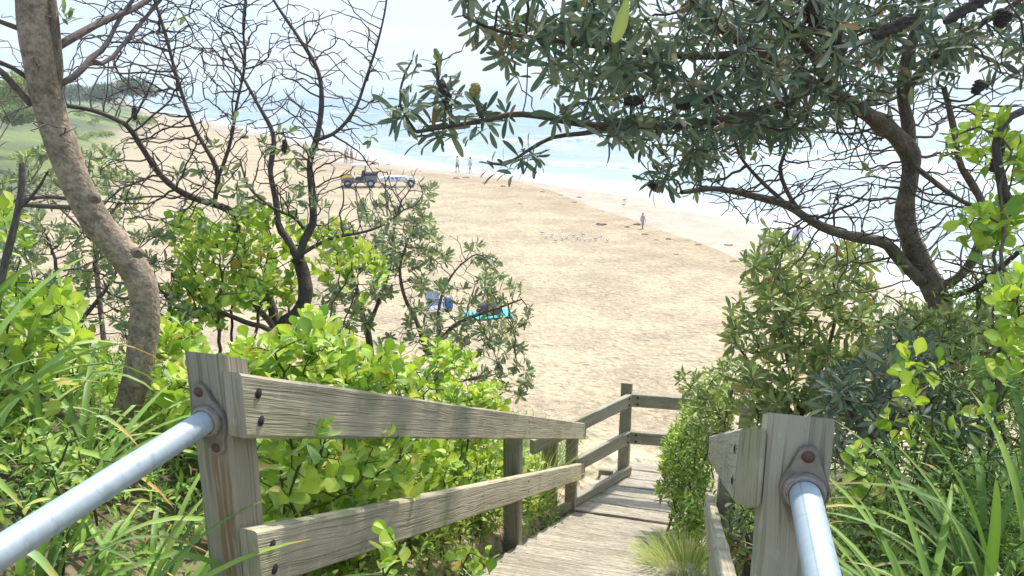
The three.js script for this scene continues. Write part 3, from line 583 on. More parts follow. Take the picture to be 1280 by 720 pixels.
// the same, but spread along the flight: s, distance from its middle line, height above the ground
const bank = (s0, s1, l0, l1, h0, h1, n) => { const out = []; for (let i = 0; i < n; i++) { const p = onLand(W(rr(s0, s1), rr(l0, l1), 0)); p.y += rr(h0, h1); out.push(p); } return out; };
const coneMat = new THREE.MeshStandardMaterial({ color: rgb(0.07, 0.055, 0.048), roughness: 0.95 });
const flowerMat = new THREE.MeshStandardMaterial({ color: rgb(0.46, 0.38, 0.14), roughness: 0.9 });

// ---------------------------------------------------------------- the leaning banksia on the left
setSeed(11);
{
  const base = onLand(V(120, 575, 3.05)), p = new Plant('banksia_tree', 'smooth grey banksia trunk bending in an S beside the strap-leaved grass', 'tree', base);
  const T = (a) => a.map(([x, y, z]) => V(x, y, z));
  const foot = base.clone().add(v3(-0.12, -0.15, 0.0));
  p.limb('trunk', [foot, ...T([[128, 562, 3.03], [152, 525, 3.0], [170, 478, 3.0], [179, 430, 3.0], [182, 392, 3.0], [176, 352, 2.98], [152, 316, 2.95], [120, 277, 2.9], [98, 236, 2.86], [80, 190, 2.82], [63, 140, 2.78], [51, 80, 2.72], [42, 20, 2.68], [37, -60, 2.64], [30, -160, 2.6], [15, -280, 2.6]])], 0.054, 0.056, bark.pale, { sides: 20, gnarl: 0.05, step: 0.035 });
  p.limb('root', T([[-30, 470, 2.62], [20, 490, 2.6], [52, 502, 2.6], [76, 512, 2.6], [86, 528, 2.62], [96, 552, 2.66]]), 0.026, 0.02, bark.pale, { spawn: false });
  p.limb('root', T([[118, 585, 2.98], [96, 612, 2.85], [70, 650, 2.7], [40, 690, 2.6]]), 0.05, 0.03, bark.pale, { spawn: false });
  // scars where limbs came away
  for (const [x, y, z, r] of [[118, 248, 2.83, 0.02], [172, 316, 2.89, 0.022], [166, 455, 2.95, 0.014]]) { const k = mesh('knot', new THREE.LatheGeometry([[0.001, 0.25], [0.3, 0.3], [0.55, 0.6], [0.8, 0.55], [1.3, 0], [1.6, -0.6]].map(([a, b]) => new THREE.Vector2(a * r, b * r)), 16), bark.pale, p.root); k.position.copy(p.rel(V(x, y, z))); k.quaternion.setFromUnitVectors(UPV, v3(0, EYE, 0).sub(V(x, y, z)).normalize()); k.scale.set(0.75, 0.4, 0.6); }
  p.limb('limb', T([[66, 125, 2.78], [70, 80, 2.74], [66, 30, 2.7], [62, -30, 2.68], [70, -120, 2.7]]), 0.026, 0.014, bark.grey);
  p.limb('limb', T([[72, 58, 2.74], [100, 42, 2.8], [132, 25, 2.9], [165, 12, 3.0], [200, -12, 3.1], [240, -60, 3.2]]), 0.015, 0.008, bark.mauve);
  p.limb('limb', T([[74, 106, 2.77], [98, 92, 2.8], [112, 74, 2.85], [130, 60, 2.9], [148, 26, 2.95], [170, -6, 3.0]]), 0.012, 0.007, bark.mauve);
  p.limb('limb', T([[112, 74, 2.85], [124, 80, 2.9], [136, 76, 2.93], [152, 58, 2.98], [172, 34, 3.03], [192, 10, 3.1], [214, -16, 3.1]]), 0.009, 0.006, bark.mauve);
  p.limb('limb', T([[40, 132, 2.74], [22, 112, 2.7], [0, 88, 2.66], [-40, 60, 2.6]]), 0.013, 0.009, bark.mauve);
  p.limb('limb', T([[36, 98, 2.74], [18, 86, 2.7], [0, 78, 2.66], [-30, 66, 2.6]]), 0.009, 0.007, bark.mauve);
  p.limb('limb', T([[34, 40, 2.7], [20, 34, 2.66], [0, 28, 2.62], [-40, 0, 2.6]]), 0.010, 0.007, bark.mauve);
  p.limb('limb', T([[100, 260, 2.9], [60, 258, 2.95], [20, 256, 3.0], [-30, 262, 3.0]]), 0.011, 0.008, bark.mauve);
  p.limb('limb', T([[96, 250, 2.88], [58, 246, 2.9], [0, 252, 2.95], [-40, 240, 3.0]]), 0.008, 0.006, bark.mauve);
  const nd = p.grow(blobs([[130, 40, 160, 110, 2.6, 3.6, 330], [20, 60, 60, 130, 2.4, 3.2, 110], [170, -160, 260, 130, 2.4, 4.2, 120], [240, 60, 90, 90, 3.0, 3.8, 90], [40, 250, 60, 50, 2.7, 3.6, 60], [120, 110, 60, 60, 2.8, 3.6, 40]]), { step: 0.05, tip: 0.0018, kill: 0.08, wig: 0.4, reach: 0.9, most: 6500, rise: 0.2 });
  for (const n of nd) if (n.tip && n.p.y > 3.4 && rnd() < 0.9) p.shoot('banksia', n.p, n.dir.clone().add(v3(0, 0.3, 0)), { n: 7, len: 0.05, size: 0.09 });
  for (const [x, y, z] of [[80, 16, 2.72], [86, 22, 2.72], [225, 30, 3.2], [292, 150, 3.4]]) p.shoot('tuft', V(x, y, z), v3(0.3, 0.6, 0.2), { n: 5, len: 0.03, size: 0.055 });
  p.finish(bark.mauve);
}
// the dark dead stem at the left edge
{
  const a = V(28, 205, 2.45), foot = onLand(V(-12, 560, 2.5)), p = new Plant('dead_stem', 'thin black dead stem standing among the round-leaved shrub', 'branch', foot);
  p.limb('stem', [foot.clone().add(v3(0, -0.05, 0)), V(-6, 400, 2.47), V(6, 330, 2.46), V(20, 275, 2.45), V(28, 225, 2.44), a], 0.015, 0.010, bark.dark);
  p.limb('side_branch', [V(22, 262, 2.45), V(45, 240, 2.42), V(60, 214, 2.4)], 0.007, 0.003, bark.dark);
  p.finish(bark.dark);
}
const inGap = (q) => !(q[0] > 412 && q[0] < 525 && q[1] > 185 && q[1] < 243);       // the photo shows the buggy here through bare twigs
// ---------------------------------------------------------------- the bare dark shrub behind it
setSeed(12);
{
  const base = onLand(V(352, 470, 5.0)), p = new Plant('bare_shrub', 'leafless dark many-stemmed shrub rising behind the bright green bushes', 'shrub', base);
  const T = (a, z) => a.map(([x, y, w]) => V(x, y, w ?? z)), f = base.clone().add(v3(0, -0.1, 0)), m = bark.dark;
  p.limb('trunk', [f, ...T([[352, 430], [356, 405], [372, 394], [382, 372], [380, 345], [372, 322]], 5.0)], 0.062, 0.045, m, { step: 0.05 });
  p.limb('limb', T([[374, 328], [360, 300], [349, 284], [345, 250], [338, 215], [342, 170], [322, 130], [300, 90]], 4.95), 0.0279, 0.0082, m);
  p.limb('limb', T([[374, 324], [380, 300], [391, 280], [390, 245], [387, 205], [396, 172], [402, 130], [398, 90], [372, 45], [345, 5], [320, -40]], 4.9), 0.0279, 0.0066, m);
  p.limb('limb', T([[394, 176], [420, 165], [444, 136], [457, 100], [470, 60], [480, 20], [486, -20]], 4.85), 0.0139, 0.0049, m);
  p.limb('limb', T([[376, 318], [398, 305], [420, 296], [450, 291], [478, 282], [505, 262]], 4.85), 0.0148, 0.0057, m);
  p.limb('limb', T([[380, 286], [368, 272], [345, 262], [325, 248], [310, 232], [300, 200]], 4.9), 0.0115, 0.0057, m);
  p.limb('limb', [f, ...T([[346, 412], [340, 385], [332, 368], [318, 350], [305, 335], [300, 300], [294, 278]], 5.05)], 0.042, 0.026, m);
  p.limb('limb', T([[296, 282, 5.0], [292, 266, 4.9], [270, 256, 4.8], [250, 250, 4.7], [226, 240, 4.6], [200, 218, 4.5], [176, 182, 4.4], [158, 156, 4.3], [140, 147, 4.25], [112, 137, 4.2], [84, 132, 4.15]]), 0.0246, 0.0115, m);
  p.limb('limb', T([[268, 254, 4.85], [272, 215, 4.8], [244, 162, 4.75], [222, 100, 4.7], [206, 40, 4.65], [186, -20, 4.6]]), 0.0164, 0.0082, m);
  p.limb('limb', T([[270, 230, 4.8], [288, 178, 4.8], [296, 130, 4.8], [306, 80, 4.75], [304, 30, 4.7], [310, -30, 4.7]]), 0.0115, 0.0057, m);
  p.limb('limb', [f, ...T([[338, 414], [310, 404], [280, 392], [256, 386], [232, 390], [204, 398]], 4.8)], 0.026, 0.012, bark.mauve);
  p.limb('limb', [f, ...T([[340, 405], [330, 395], [315, 375], [302, 362]], 4.95)], 0.026, 0.018, bark.grey);
  const nd = p.grow(blobs([[260, 110, 130, 120, 4.2, 5.2, 1000], [410, 110, 80, 110, 4.5, 5.3, 420], [230, 220, 110, 70, 4.2, 5.0, 500], [420, 240, 80, 60, 4.6, 5.2, 460], [200, 60, 110, 70, 4.2, 5, 520], [340, 180, 90, 90, 4.5, 5.2, 220], [170, 300, 110, 70, 4.2, 5.2, 120], [500, 250, 40, 40, 4.6, 5, 20], [300, -120, 200, 110, 4.2, 5.2, 60]]), { step: 0.05, tip: 0.0029, kill: 0.066, wig: 0.36, reach: 1.0, most: 18000, rise: 0.38, rmax: 0.016 });
  for (const n of nd) { const q = toPixel(n.p); if (n.tip && inGap(q) && q[1] > 165 && q[1] < 310 && q[0] > 220 && rnd() < 0.3) p.shoot('tuft', n.p, n.dir, { n: 7, len: 0.04, size: 0.075, open: 1.1 }); }
  for (const [x, y] of [[168, 150], [355, 192]]) { const c = cone(V(x, y, 4.5), v3(0.15, 1, 0), 0.085, 0.016); p.root.add(c); c.position.sub(p.base); }
  p.finish(bark.dark);
}
// an old banksia seed cone: a dark spiky cylinder
function cone(at, dir, len, r) {
  const n = 22, k = 20, pos = [], idx = [];
  for (let i = 0; i <= n; i++) for (let j = 0; j < k; j++) { const t = i / n, a = 2 * Math.PI * j / k, env = Math.pow(Math.sin(Math.PI * clamp(t * 0.94 + 0.03)), 0.35), w = r * env * (0.55 + 0.75 * hash2(i * 7 + 1, j * 3)); pos.push(Math.cos(a) * w, t * len + 0.004 * (hash2(i, j * 5) - 0.5), Math.sin(a) * w); }
  for (let i = 0; i < n; i++) for (let j = 0; j < k; j++) { const a = i * k + j, b = i * k + (j + 1) % k; idx.push(a, a + k, b, b, a + k, b + k); }
  const g = new THREE.BufferGeometry(); g.setAttribute('position', new THREE.Float32BufferAttribute(pos, 3)); g.setIndex(idx); g.computeVertexNormals();
  const m = new THREE.Mesh(g, coneMat); m.name = 'seed_cone'; m.castShadow = m.receiveShadow = true; m.position.copy(at); m.quaternion.setFromUnitVectors(UPV, dir.clone().normalize()); return m;
}
// ---------------------------------------------------------------- tufted shrubs in the middle, against the sand
function tuftedShrub(label, basePx, stems, bl, o = {}) {
  const base = onLand(V(...basePx)), p = new Plant('coast_shrub', label, 'shrub', base), f = base.clone().add(v3(0, -0.08, 0));
  stems.forEach(([pts, r0, r1], i) => p.limb(i ? 'limb' : 'trunk', [...(i && pts[0] !== 'f' ? [] : [f]), ...pts.filter((q) => q !== 'f').map((q) => V(...q))], r0, r1, o.bark || bark.grey));
  const nd = p.grow(blobs(bl.map((b) => [...b.slice(0, 6), Math.round(b[6] * (o.more ?? 2.3))])), { step: 0.05, tip: 0.0026, kill: 0.07, wig: 0.42, reach: 0.9, most: o.most || 7000, rise: 0.08, rmax: 0.014, ...(o.grow || {}) });
  for (const n of nd) if (n.tip && inGap(toPixel(n.p)) && rnd() < (o.p ?? 0.78)) p.shoot(o.kind || 'tuft', n.p, n.dir.clone().add(v3(0, 0.45, 0)), { n: 14, len: 0.05, size: o.size || 0.08, open: 1.35, close: 0.25, ...(o.shoot || {}) });
  else if (n.leafy && inGap(toPixel(n.p)) && rnd() < (o.q ?? 0.10)) p.shoot(o.kind || 'tuft', n.p, n.dir.clone().add(v3(0, 0.4, 0)), { n: 6, len: 0.03, size: (o.size || 0.08) * 0.9, open: 1.3 });
  return p.finish(o.twig || bark.twig);
}
setSeed(13);
tuftedShrub('open grey-green shrub with leaf tufts leaning over the turquoise beach mat', [549, 520, 6.0], [
  [[[549, 490, 6], [545, 465, 6], [541, 452, 6]], 0.036, 0.03],
  [[[541, 454, 6], [530, 428, 6], [520, 400, 6], [506, 372, 5.95], [500, 335, 5.9], [510, 300, 5.9]], 0.024, 0.008],
  [[[542, 452, 6], [553, 425, 5.95], [570, 405, 5.9], [598, 393, 5.9], [625, 384, 5.9], [652, 374, 5.9]], 0.024, 0.007],
  [[[552, 428, 5.95], [548, 392, 6], [556, 360, 6], [572, 335, 6], [590, 320, 6]], 0.016, 0.006],
], [[560, 345, 70, 55, 5.5, 6.4, 90], [622, 385, 42, 40, 5.6, 6.2, 70], [500, 320, 45, 55, 5.6, 6.3, 70], [515, 285, 30, 30, 5.7, 6.2, 30], [612, 440, 45, 50, 5.7, 6.3, 80], [648, 395, 16, 22, 5.8, 6.1, 14], [560, 400, 70, 40, 5.6, 6.3, 60], [520, 440, 50, 40, 5.6, 6.4, 40], [640, 470, 25, 35, 5.8, 6.3, 30]], { p: 0.6, q: 0.05, size: 0.072 });
tuftedShrub('brown-twigged shrub with sparse pale leaf tufts next to the dark bare stems', [462, 460, 6.3], [
  [[[462, 430, 6.3], [458, 405, 6.3]], 0.036, 0.03], [[[458, 408, 6.3], [448, 370, 6.3], [438, 330, 6.3], [446, 290, 6.2]], 0.02, 0.008], [[[460, 410, 6.3], [476, 370, 6.3], [488, 330, 6.2], [492, 290, 6.2], [502, 250, 6.2]], 0.02, 0.008],
], [[455, 330, 55, 60, 5.9, 6.8, 110], [490, 270, 45, 50, 6, 6.6, 50], [430, 385, 45, 40, 6, 6.7, 60], [520, 240, 24, 40, 6, 6.4, 16]], { p: 0.6, q: 0.03, bark: bark.dark, twig: bark.mauve });
tuftedShrub('low tangle of grey-green twiggy shrub behind the S-shaped trunk', [90, 470, 4.6], [
  [[[95, 430, 4.6], [100, 400, 4.6]], 0.03, 0.024], [[[98, 405, 4.6], [60, 370, 4.6], [20, 350, 4.5], [-30, 340, 4.4]], 0.016, 0.008], [[[100, 402, 4.6], [130, 365, 4.6], [150, 330, 4.6]], 0.016, 0.008], [[[60, 372, 4.6], [70, 330, 4.6], [60, 300, 4.6]], 0.014, 0.007],
], [[70, 330, 90, 50, 4.1, 5.1, 120], [120, 380, 60, 50, 4.2, 5, 70], [20, 290, 50, 40, 4.2, 4.9, 50], [200, 400, 50, 40, 4.4, 5, 40], [190, 310, 30, 50, 4.5, 5, 24]], { size: 0.065, bark: bark.mauve, q: 0.06 });
tuftedShrub('thin shrub of pale green leaf tufts beyond the leaning trunk', [120, 380, 6.8], [
  [[[120, 330, 6.8], [118, 290, 6.8]], 0.026, 0.02], [[[118, 295, 6.8], [110, 250, 6.8], [112, 200, 6.8]], 0.014, 0.006], [[[119, 292, 6.8], [150, 250, 6.8], [160, 215, 6.8]], 0.014, 0.006], [[[116, 300, 6.8], [70, 255, 6.8], [40, 225, 6.8]], 0.014, 0.006],
], [[120, 215, 40, 35, 6.4, 7.2, 50], [60, 210, 40, 30, 6.4, 7.2, 40], [140, 250, 40, 40, 6.4, 7.2, 36], [20, 240, 30, 30, 6.4, 7, 24]], { size: 0.08, q: 0.1 });
// ---------------------------------------------------------------- spoon-leaved bushes on the left
setSeed(14);
function spoonBush(label, basePx, bl, o = {}) {
  const p = new Plant(o.name || 'spoon_leaf_bush', label, 'bush', onLand(V(...basePx)), o.group);
  clump(p, bl[0]?.isVector3 ? bl : blobs(bl), o.kind || 'spoon', { n: 8, len: 0.11, size: 0.062, open: 1.25, close: 0.3, ...o });
  return p.finish(o.twig || bark.green);
}
spoonBush('bright green round-leaved bush poking through between the fence rails by the bolted post', [385, 720, 2.45], [[380, 575, 48, 70, 2.0, 2.2, 16], [350, 560, 22, 45, 1.95, 2.1, 6], [390, 580, 60, 80, 2.35, 2.8, 60], [450, 590, 60, 60, 2.5, 3.1, 60], [340, 600, 40, 90, 2.2, 2.6, 30]], { size: 0.074, free: true });
spoonBush('small round-leaved sprig growing over the lower rail', [490, 860, 1.9], [[490, 690, 34, 30, 1.8, 1.95, 9]], { size: 0.056, n: 7, free: true, q: 0.1 });
spoonBush('round-leaved bush standing behind the lower rail', [520, 720, 3.2], [[510, 600, 60, 60, 2.9, 3.7, 110], [560, 600, 45, 60, 3.2, 4.0, 90], [470, 640, 50, 60, 2.7, 3.3, 60]], { size: 0.072 });
spoonBush('yellow-green bush spilling over the top of the upper rail', [400, 560, 3.4], [[390, 450, 60, 40, 3.0, 3.8, 80], [330, 460, 50, 40, 2.8, 3.5, 56], [440, 470, 60, 34, 3.1, 4.0, 70], [390, 410, 34, 26, 3.2, 3.8, 24]], { size: 0.084 });
spoonBush('round-leaved bush at the foot of the tufted shrub', [560, 560, 4.6], [[560, 500, 60, 30, 4.2, 5.2, 80], [610, 505, 34, 24, 4.4, 5.2, 40], [500, 480, 50, 40, 4.2, 5.0, 56], [555, 450, 34, 34, 4.6, 5.4, 26]], { size: 0.08 });
spoonBush('tall light green bush of upright leaves growing round the dark bare stems', [290, 500, 4.7], [[285, 330, 60, 55, 4.3, 5.3, 110], [250, 290, 40, 30, 4.4, 5.2, 40], [320, 290, 50, 40, 4.6, 5.4, 60], [400, 310, 50, 36, 4.8, 5.6, 50], [250, 370, 50, 40, 4.4, 5.2, 56], [330, 360, 40, 40, 4.7, 5.4, 36], [450, 340, 30, 40, 5.0, 5.6, 22]], { size: 0.075, open: 0.9, stemLen: 0.6, twig: bark.twig });
spoonBush('round-leaved bush between the S-shaped trunk and the first fence post', [230, 600, 2.9], [[250, 490, 50, 50, 2.6, 3.4, 60], [290, 520, 50, 60, 2.5, 3.2, 50], [225, 430, 34, 34, 3.1, 3.7, 26], [215, 560, 44, 50, 3.05, 3.5, 36]], { size: 0.078 });
spoonBush('round-leaved bush at the foot of the black dead stem', [30, 560, 2.9], [[50, 420, 70, 60, 2.5, 3.3, 64], [15, 380, 30, 40, 2.4, 3.0, 20], [110, 470, 50, 40, 3.2, 3.7, 34], [20, 500, 50, 50, 2.4, 3.1, 30], [20, 280, 26, 22, 2.6, 2.9, 10]], { size: 0.078 });
spoonBush('low bright bush in the gap under the upper rail near the stairs', [610, 700, 4.0], [[600, 610, 34, 40, 3.9, 4.6, 80], [630, 575, 30, 22, 4.2, 4.9, 60], [690, 590, 26, 30, 5.4, 6.1, 60], [700, 565, 20, 16, 5.7, 6.3, 40]], { size: 0.06 });
spoonBush('fine-leaved pale green ground plant under the lower rail', [590, 740, 3.4], [[600, 660, 60, 30, 3.6, 4.4, 190], [640, 640, 30, 30, 4.2, 4.8, 110], [560, 680, 60, 30, 3.4, 4.0, 120], [690, 640, 24, 26, 4.8, 5.6, 90]], { kind: 'fine', n: 14, len: 0.12, size: 0.032, name: 'ground_plant', stemLen: 0.2 });
spoonBush('small rosette of round leaves at the edge of the steps under the fence', [570, 730, 3.1], [[580, 698, 26, 16, 2.95, 3.2, 9]], { size: 0.06, n: 9, free: true });
spoonBush('twiggy small-leaved plant around the last post of the sloping fence', [700, 680, 5.5], [[700, 620, 26, 34, 5.6, 6.3, 110], [722, 635, 14, 20, 5.8, 6.2, 36]], { kind: 'olive', n: 8, len: 0.12, size: 0.045, name: 'ground_plant', stemLen: 0.4, twig: bark.twig });
spoonBush('bright low bush filling the gap between the middle and last fence posts', [640, 690, 4.6], bank(4.3, 5.9, -1.95, -1.25, 0.05, 0.5, 190), { size: 0.062, q: 0.35 });
spoonBush('lime-green bush growing under the rails before the middle post', [600, 690, 3.8], bank(2.7, 4.2, -1.9, -1.24, 0.03, 0.55, 230), { size: 0.066, q: 0.35 });
spoonBush('ferny lime ground plant along the foot of the left fence', [640, 700, 4.2], bank(1.9, 6.1, -1.55, -1.12, 0.0, 0.28, 900), { kind: 'lance', n: 12, len: 0.12, size: 0.055, name: 'ground_plant', free: true, roots: 60, q: 0.5 });
// lance-leaved creeper at the lower left
{
  const p = new Plant('creeper', 'pale lime creeper with pointed leaves below the handrail post', 'plant', onLand(V(50, 690, 2.1)));
  clump(p, blobs([[60, 560, 60, 40, 1.9, 2.5, 60], [40, 620, 60, 50, 1.8, 2.3, 60], [120, 590, 40, 40, 2.0, 2.5, 34]]), 'lance', { n: 7, len: 0.12, size: 0.05, open: 1.4, close: 0.5, stemLen: 0.25 }); p.finish(bark.green);
}
// ---------------------------------------------------------------- strap-leaved grasses
function strapGrass(label, basePx, lean, n, len, o = {}) {
  const base = onLand(basePx.isVector3 ? basePx : V(...basePx)), p = new Plant('strap_grass', label, 'grass clump', base, o.group);
  for (let i = 0; i < n; i++) {
    const a = rnd() * 6.2832, out = v3(Math.cos(a), 0, Math.sin(a)).addScaledVector(lean, o.bias ?? 0.8).normalize(), e = rr(0.15, 1.0) * (o.flat ?? 1);
    const d = v3(0, Math.cos(e), 0).addScaledVector(out, Math.sin(e)).normalize();
    p.leaf(o.kind || 'blade', base.clone().add(v3(rr(-0.07, 0.07), -0.02, rr(-0.07, 0.07))), d, out.clone().addScaledVector(randDir(), 0.25), rr(0.6, 1.15) * len);
  }
  return p.finish(bark.green, 'blade');
}
setSeed(15);
const RGT = v3(1, 0, -0.1), LFT = v3(-1, 0, -0.05);
strapGrass('arching strap grass clump under the low end of the pipe handrail', [60, 760, 1.9], RGT, 26, 0.62);
strapGrass('strap grass clump at the base of the leaning S-shaped trunk', [90, 620, 2.5], RGT, 18, 0.62);
strapGrass('strap grass clump with long blades crossing the bolted fence post', [190, 740, 1.95], RGT, 26, 0.6, { flat: 1.4 });
strapGrass('tall strap grass clump growing below the black dead stem', [-40, 640, 2.3], RGT, 20, 0.85);
strapGrass('strap grass clump between the creeper and the round-leaved bush', [20, 560, 2.8], RGT, 14, 0.7);
strapGrass('strap grass with blades lying flat under the middle of the left pipe handrail', [110, 800, 1.75], RGT, 26, 0.6, { flat: 1.45 });
strapGrass('short strap grass clump beside the foot of the stained first post', [225, 800, 1.85], LFT, 22, 0.42, { flat: 1.3 });
strapGrass('low strap grass clump tucked behind the first fence post', [300, 720, 2.2], RGT, 18, 0.45);
strapGrass('dark strap grass clump beside the right-hand pipe handrail', [1180, 780, 1.75], LFT, 46, 0.55);
strapGrass('long-bladed strap grass in the shade of the big banksia', [1260, 690, 2.0], LFT, 44, 0.7);
strapGrass('strap grass clump behind the corner post with the rusty flange', [1090, 740, 2.1], LFT, 26, 0.45);
strapGrass('wide-bladed strap grass below the drooping round-leaved vine', [1300, 600, 2.5], LFT, 34, 0.8);
strapGrass('strap grass clump hanging over the shaded bank', [1200, 640, 2.6], LFT, 30, 0.55);
strapGrass('tuft of thin seeding grass at the foot of the sloping fence', W(5.75, -1.3, 0), v3(0.1, 0, 0.1), 110, 0.75, { kind: 'hair', flat: 0.6 });
strapGrass('green grass tuft where the stairs meet the lower landing', W(6.0, -1.24, 0), v3(0.1, 0, 0.1), 20, 0.42, { flat: 0.6, kind: 'hair' });
{
  const p = new Plant('hair_grass', 'airy yellow-green hair grass mound at the right edge of the steps', 'grass clump', onLand(V(862, 700, 4.7)));
  for (let i = 0; i < 1300; i++) { const a = rnd() * 6.2832, q = Math.sqrt(rnd()) * 0.22, b = onLand(p.base.clone().add(v3(Math.cos(a) * q * 0.9, 0, Math.sin(a) * q * 1.6))), e = rr(0, 0.8), o = v3(Math.cos(a), 0, Math.sin(a)); p.leaf('hair', b, v3(0, Math.cos(e), 0).addScaledVector(o, Math.sin(e)), o, rr(0.2, 0.38)); }
  p.finish(bark.green, 'blade');
}
// ---------------------------------------------------------------- right of the stairs
setSeed(16);
spoonBush('dense lime-green bush crowding the right side of the stairs', [862, 640, 6.2], [[862, 560, 36, 36, 5.7, 6.7, 300], [880, 520, 34, 30, 5.9, 6.8, 200], [856, 600, 32, 32, 5.5, 6.2, 230], [868, 640, 28, 30, 5.2, 5.9, 180], [892, 490, 24, 20, 6.2, 7, 80]], { kind: 'lance', n: 12, len: 0.12, size: 0.066, name: 'lime_bush', stemLen: 0.3, free: true, q: 0.4 });
function rightShrub(label, basePx, stems, bl, o = {}) { return tuftedShrub(label, basePx, stems, bl, { kind: 'olive', size: 0.095, q: 0.4, shoot: { n: 9, len: 0.09, open: 1.3 }, ...o }); }
rightShrub('olive-leaved banksia shrub standing between the beach and the big banksia trunk', [1010, 640, 4.8], [
  [[[1005, 560, 4.8], [1000, 520, 4.8]], 0.034, 0.028], [[[1000, 522, 4.8], [985, 450, 4.8], [970, 390, 4.75], [975, 330, 4.7]], 0.018, 0.008], [[[1001, 520, 4.8], [1030, 450, 4.8], [1045, 390, 4.8], [1040, 340, 4.8]], 0.018, 0.008], [[[998, 525, 4.8], [950, 470, 4.75], [920, 430, 4.7]], 0.014, 0.007],
], [[990, 345, 60, 45, 4.4, 5.2, 80], [970, 310, 26, 20, 4.6, 5.0, 16], [960, 395, 50, 45, 4.4, 5.1, 70], [985, 540, 60, 50, 4.2, 5.0, 60], [1030, 410, 60, 55, 4.3, 5.2, 80], [1000, 470, 80, 45, 4.2, 5.2, 90], [920, 420, 22, 26, 4.5, 4.9, 14], [1070, 350, 40, 50, 4.5, 5.3, 40], [1060, 480, 50, 50, 4.2, 5.0, 60]], { most: 8000, more: 1.9, p: 0.85 });
rightShrub('olive shrub growing above the lime-green bush at the turn of the stairs', [905, 600, 5.6], [
  [[[905, 560, 5.6], [904, 530, 5.6]], 0.024, 0.02], [[[904, 532, 5.6], [890, 500, 5.6], [868, 480, 5.6]], 0.012, 0.006], [[[904, 530, 5.6], [915, 490, 5.6], [920, 465, 5.6]], 0.012, 0.006],
], [[880, 485, 36, 24, 5.3, 6, 40], [920, 480, 36, 34, 5.2, 6, 50], [890, 530, 30, 30, 5.2, 5.9, 34]], { size: 0.078 });
rightShrub('shaded small-leaved shrub behind the short fence', [930, 760, 3.2], [
  [[[935, 700, 3.2], [938, 680, 3.2]], 0.02, 0.016], [[[938, 684, 3.2], [925, 650, 3.2], [915, 630, 3.2]], 0.01, 0.005], [[[938, 682, 3.2], [950, 640, 3.3], [955, 600, 3.3]], 0.01, 0.005],
], [[930, 660, 34, 40, 2.9, 3.6, 44], [950, 600, 34, 34, 3.0, 3.8, 36], [915, 690, 30, 24, 2.9, 3.4, 26]], { size: 0.055, q: 0.4 });
rightShrub('dark glossy banksia shrub behind the corner post with the rusty flange', [1090, 640, 3.0], [
  [[[1088, 570, 3.0], [1085, 545, 3.0]], 0.024, 0.02], [[[1085, 548, 3.0], [1060, 510, 3.0], [1045, 480, 3.0]], 0.012, 0.006], [[[1086, 546, 3.0], [1110, 500, 3.0], [1130, 460, 3.0]], 0.012, 0.006], [[[1086, 548, 3.0], [1130, 530, 2.9], [1170, 510, 2.9]], 0.012, 0.006],
], [[1070, 490, 50, 45, 2.7, 3.4, 60], [1130, 470, 60, 50, 2.6, 3.4, 64], [1170, 520, 60, 40, 2.6, 3.2, 46], [1080, 560, 50, 34, 2.6, 3.2, 40]], { kind: 'banksia', size: 0.085, q: 0.3, shoot: { n: 10, len: 0.06, open: 1.45 } });
spoonBush('sprigs of pale round leaves in front of the dark glossy shrub', [1140, 640, 2.6], [[1140, 450, 26, 30, 2.45, 2.7, 8], [1130, 530, 40, 40, 2.4, 2.7, 12], [1075, 590, 30, 26, 2.3, 2.6, 12], [1215, 500, 30, 30, 2.2, 2.5, 7], [1100, 620, 26, 30, 2.3, 2.5, 8]], { size: 0.062, n: 7 });
spoonBush('round-leaved vine hanging in the light beside the big banksia', [1290, 520, 2.9], [[1240, 275, 40, 30, 2.7, 3.3, 26], [1270, 210, 30, 60, 2.7, 3.2, 24], [1278, 380, 26, 40, 2.2, 2.6, 14], [1225, 170, 36, 40, 2.8, 3.4, 14], [1262, 440, 24, 24, 2.3, 2.6, 8]], { size: 0.07, n: 8, gather: 0.2, stemLen: 0.35, twig: bark.twig, name: 'spoon_leaf_vine' });
spoonBush('feathery bright undergrowth at the foot of the big banksia trunk', [1220, 520, 3.9], [[1235, 350, 50, 30, 3.6, 4.6, 120], [1220, 440, 70, 50, 3.2, 4.2, 150], [1130, 400, 50, 40, 3.8, 4.6, 90], [1260, 520, 50, 60, 2.8, 3.6, 110]], { kind: 'fine', n: 14, len: 0.14, size: 0.04, name: 'undergrowth', stemLen: 0.4, gather: 0.25 });
spoonBush('dark fine-leaved undergrowth between the strap grasses', [1170, 720, 2.4], [[1150, 600, 90, 60, 2.2, 3.0, 170], [1230, 620, 60, 70, 2.1, 2.8, 130], [1100, 680, 60, 50, 2.0, 2.6, 90]], { kind: 'feather', n: 14, len: 0.13, size: 0.04, name: 'undergrowth', stemLen: 0.3, gather: 0.25 });
spoonBush('dense dark undergrowth on the bank behind the right-hand pipe handrail', [1200, 640, 3.0], bank(1.3, 4.6, 0.7, 2.4, 0.1, 0.9, 420), { kind: 'feather', n: 14, len: 0.13, size: 0.045, name: 'undergrowth', q: 0.5, roots: 20 });
rightShrub('leafy dark shrub massed around the foot of the big banksia trunk', [1200, 560, 3.6], [[[[1200, 540, 3.6], [1202, 510, 3.6]], 0.024, 0.02], [[[1202, 512, 3.6], [1170, 470, 3.5], [1140, 440, 3.5]], 0.012, 0.006], [[[1202, 510, 3.6], [1240, 470, 3.4], [1270, 440, 3.3]], 0.012, 0.006]], [[1150, 430, 70, 50, 3.2, 4.2, 90], [1240, 450, 60, 60, 3.0, 4.0, 90], [1200, 400, 80, 30, 4.2, 5.0, 70], [1120, 500, 60, 40, 3.2, 4.0, 60], [1260, 380, 40, 40, 3.6, 4.6, 50]], { kind: 'olive', size: 0.075, q: 0.45 });
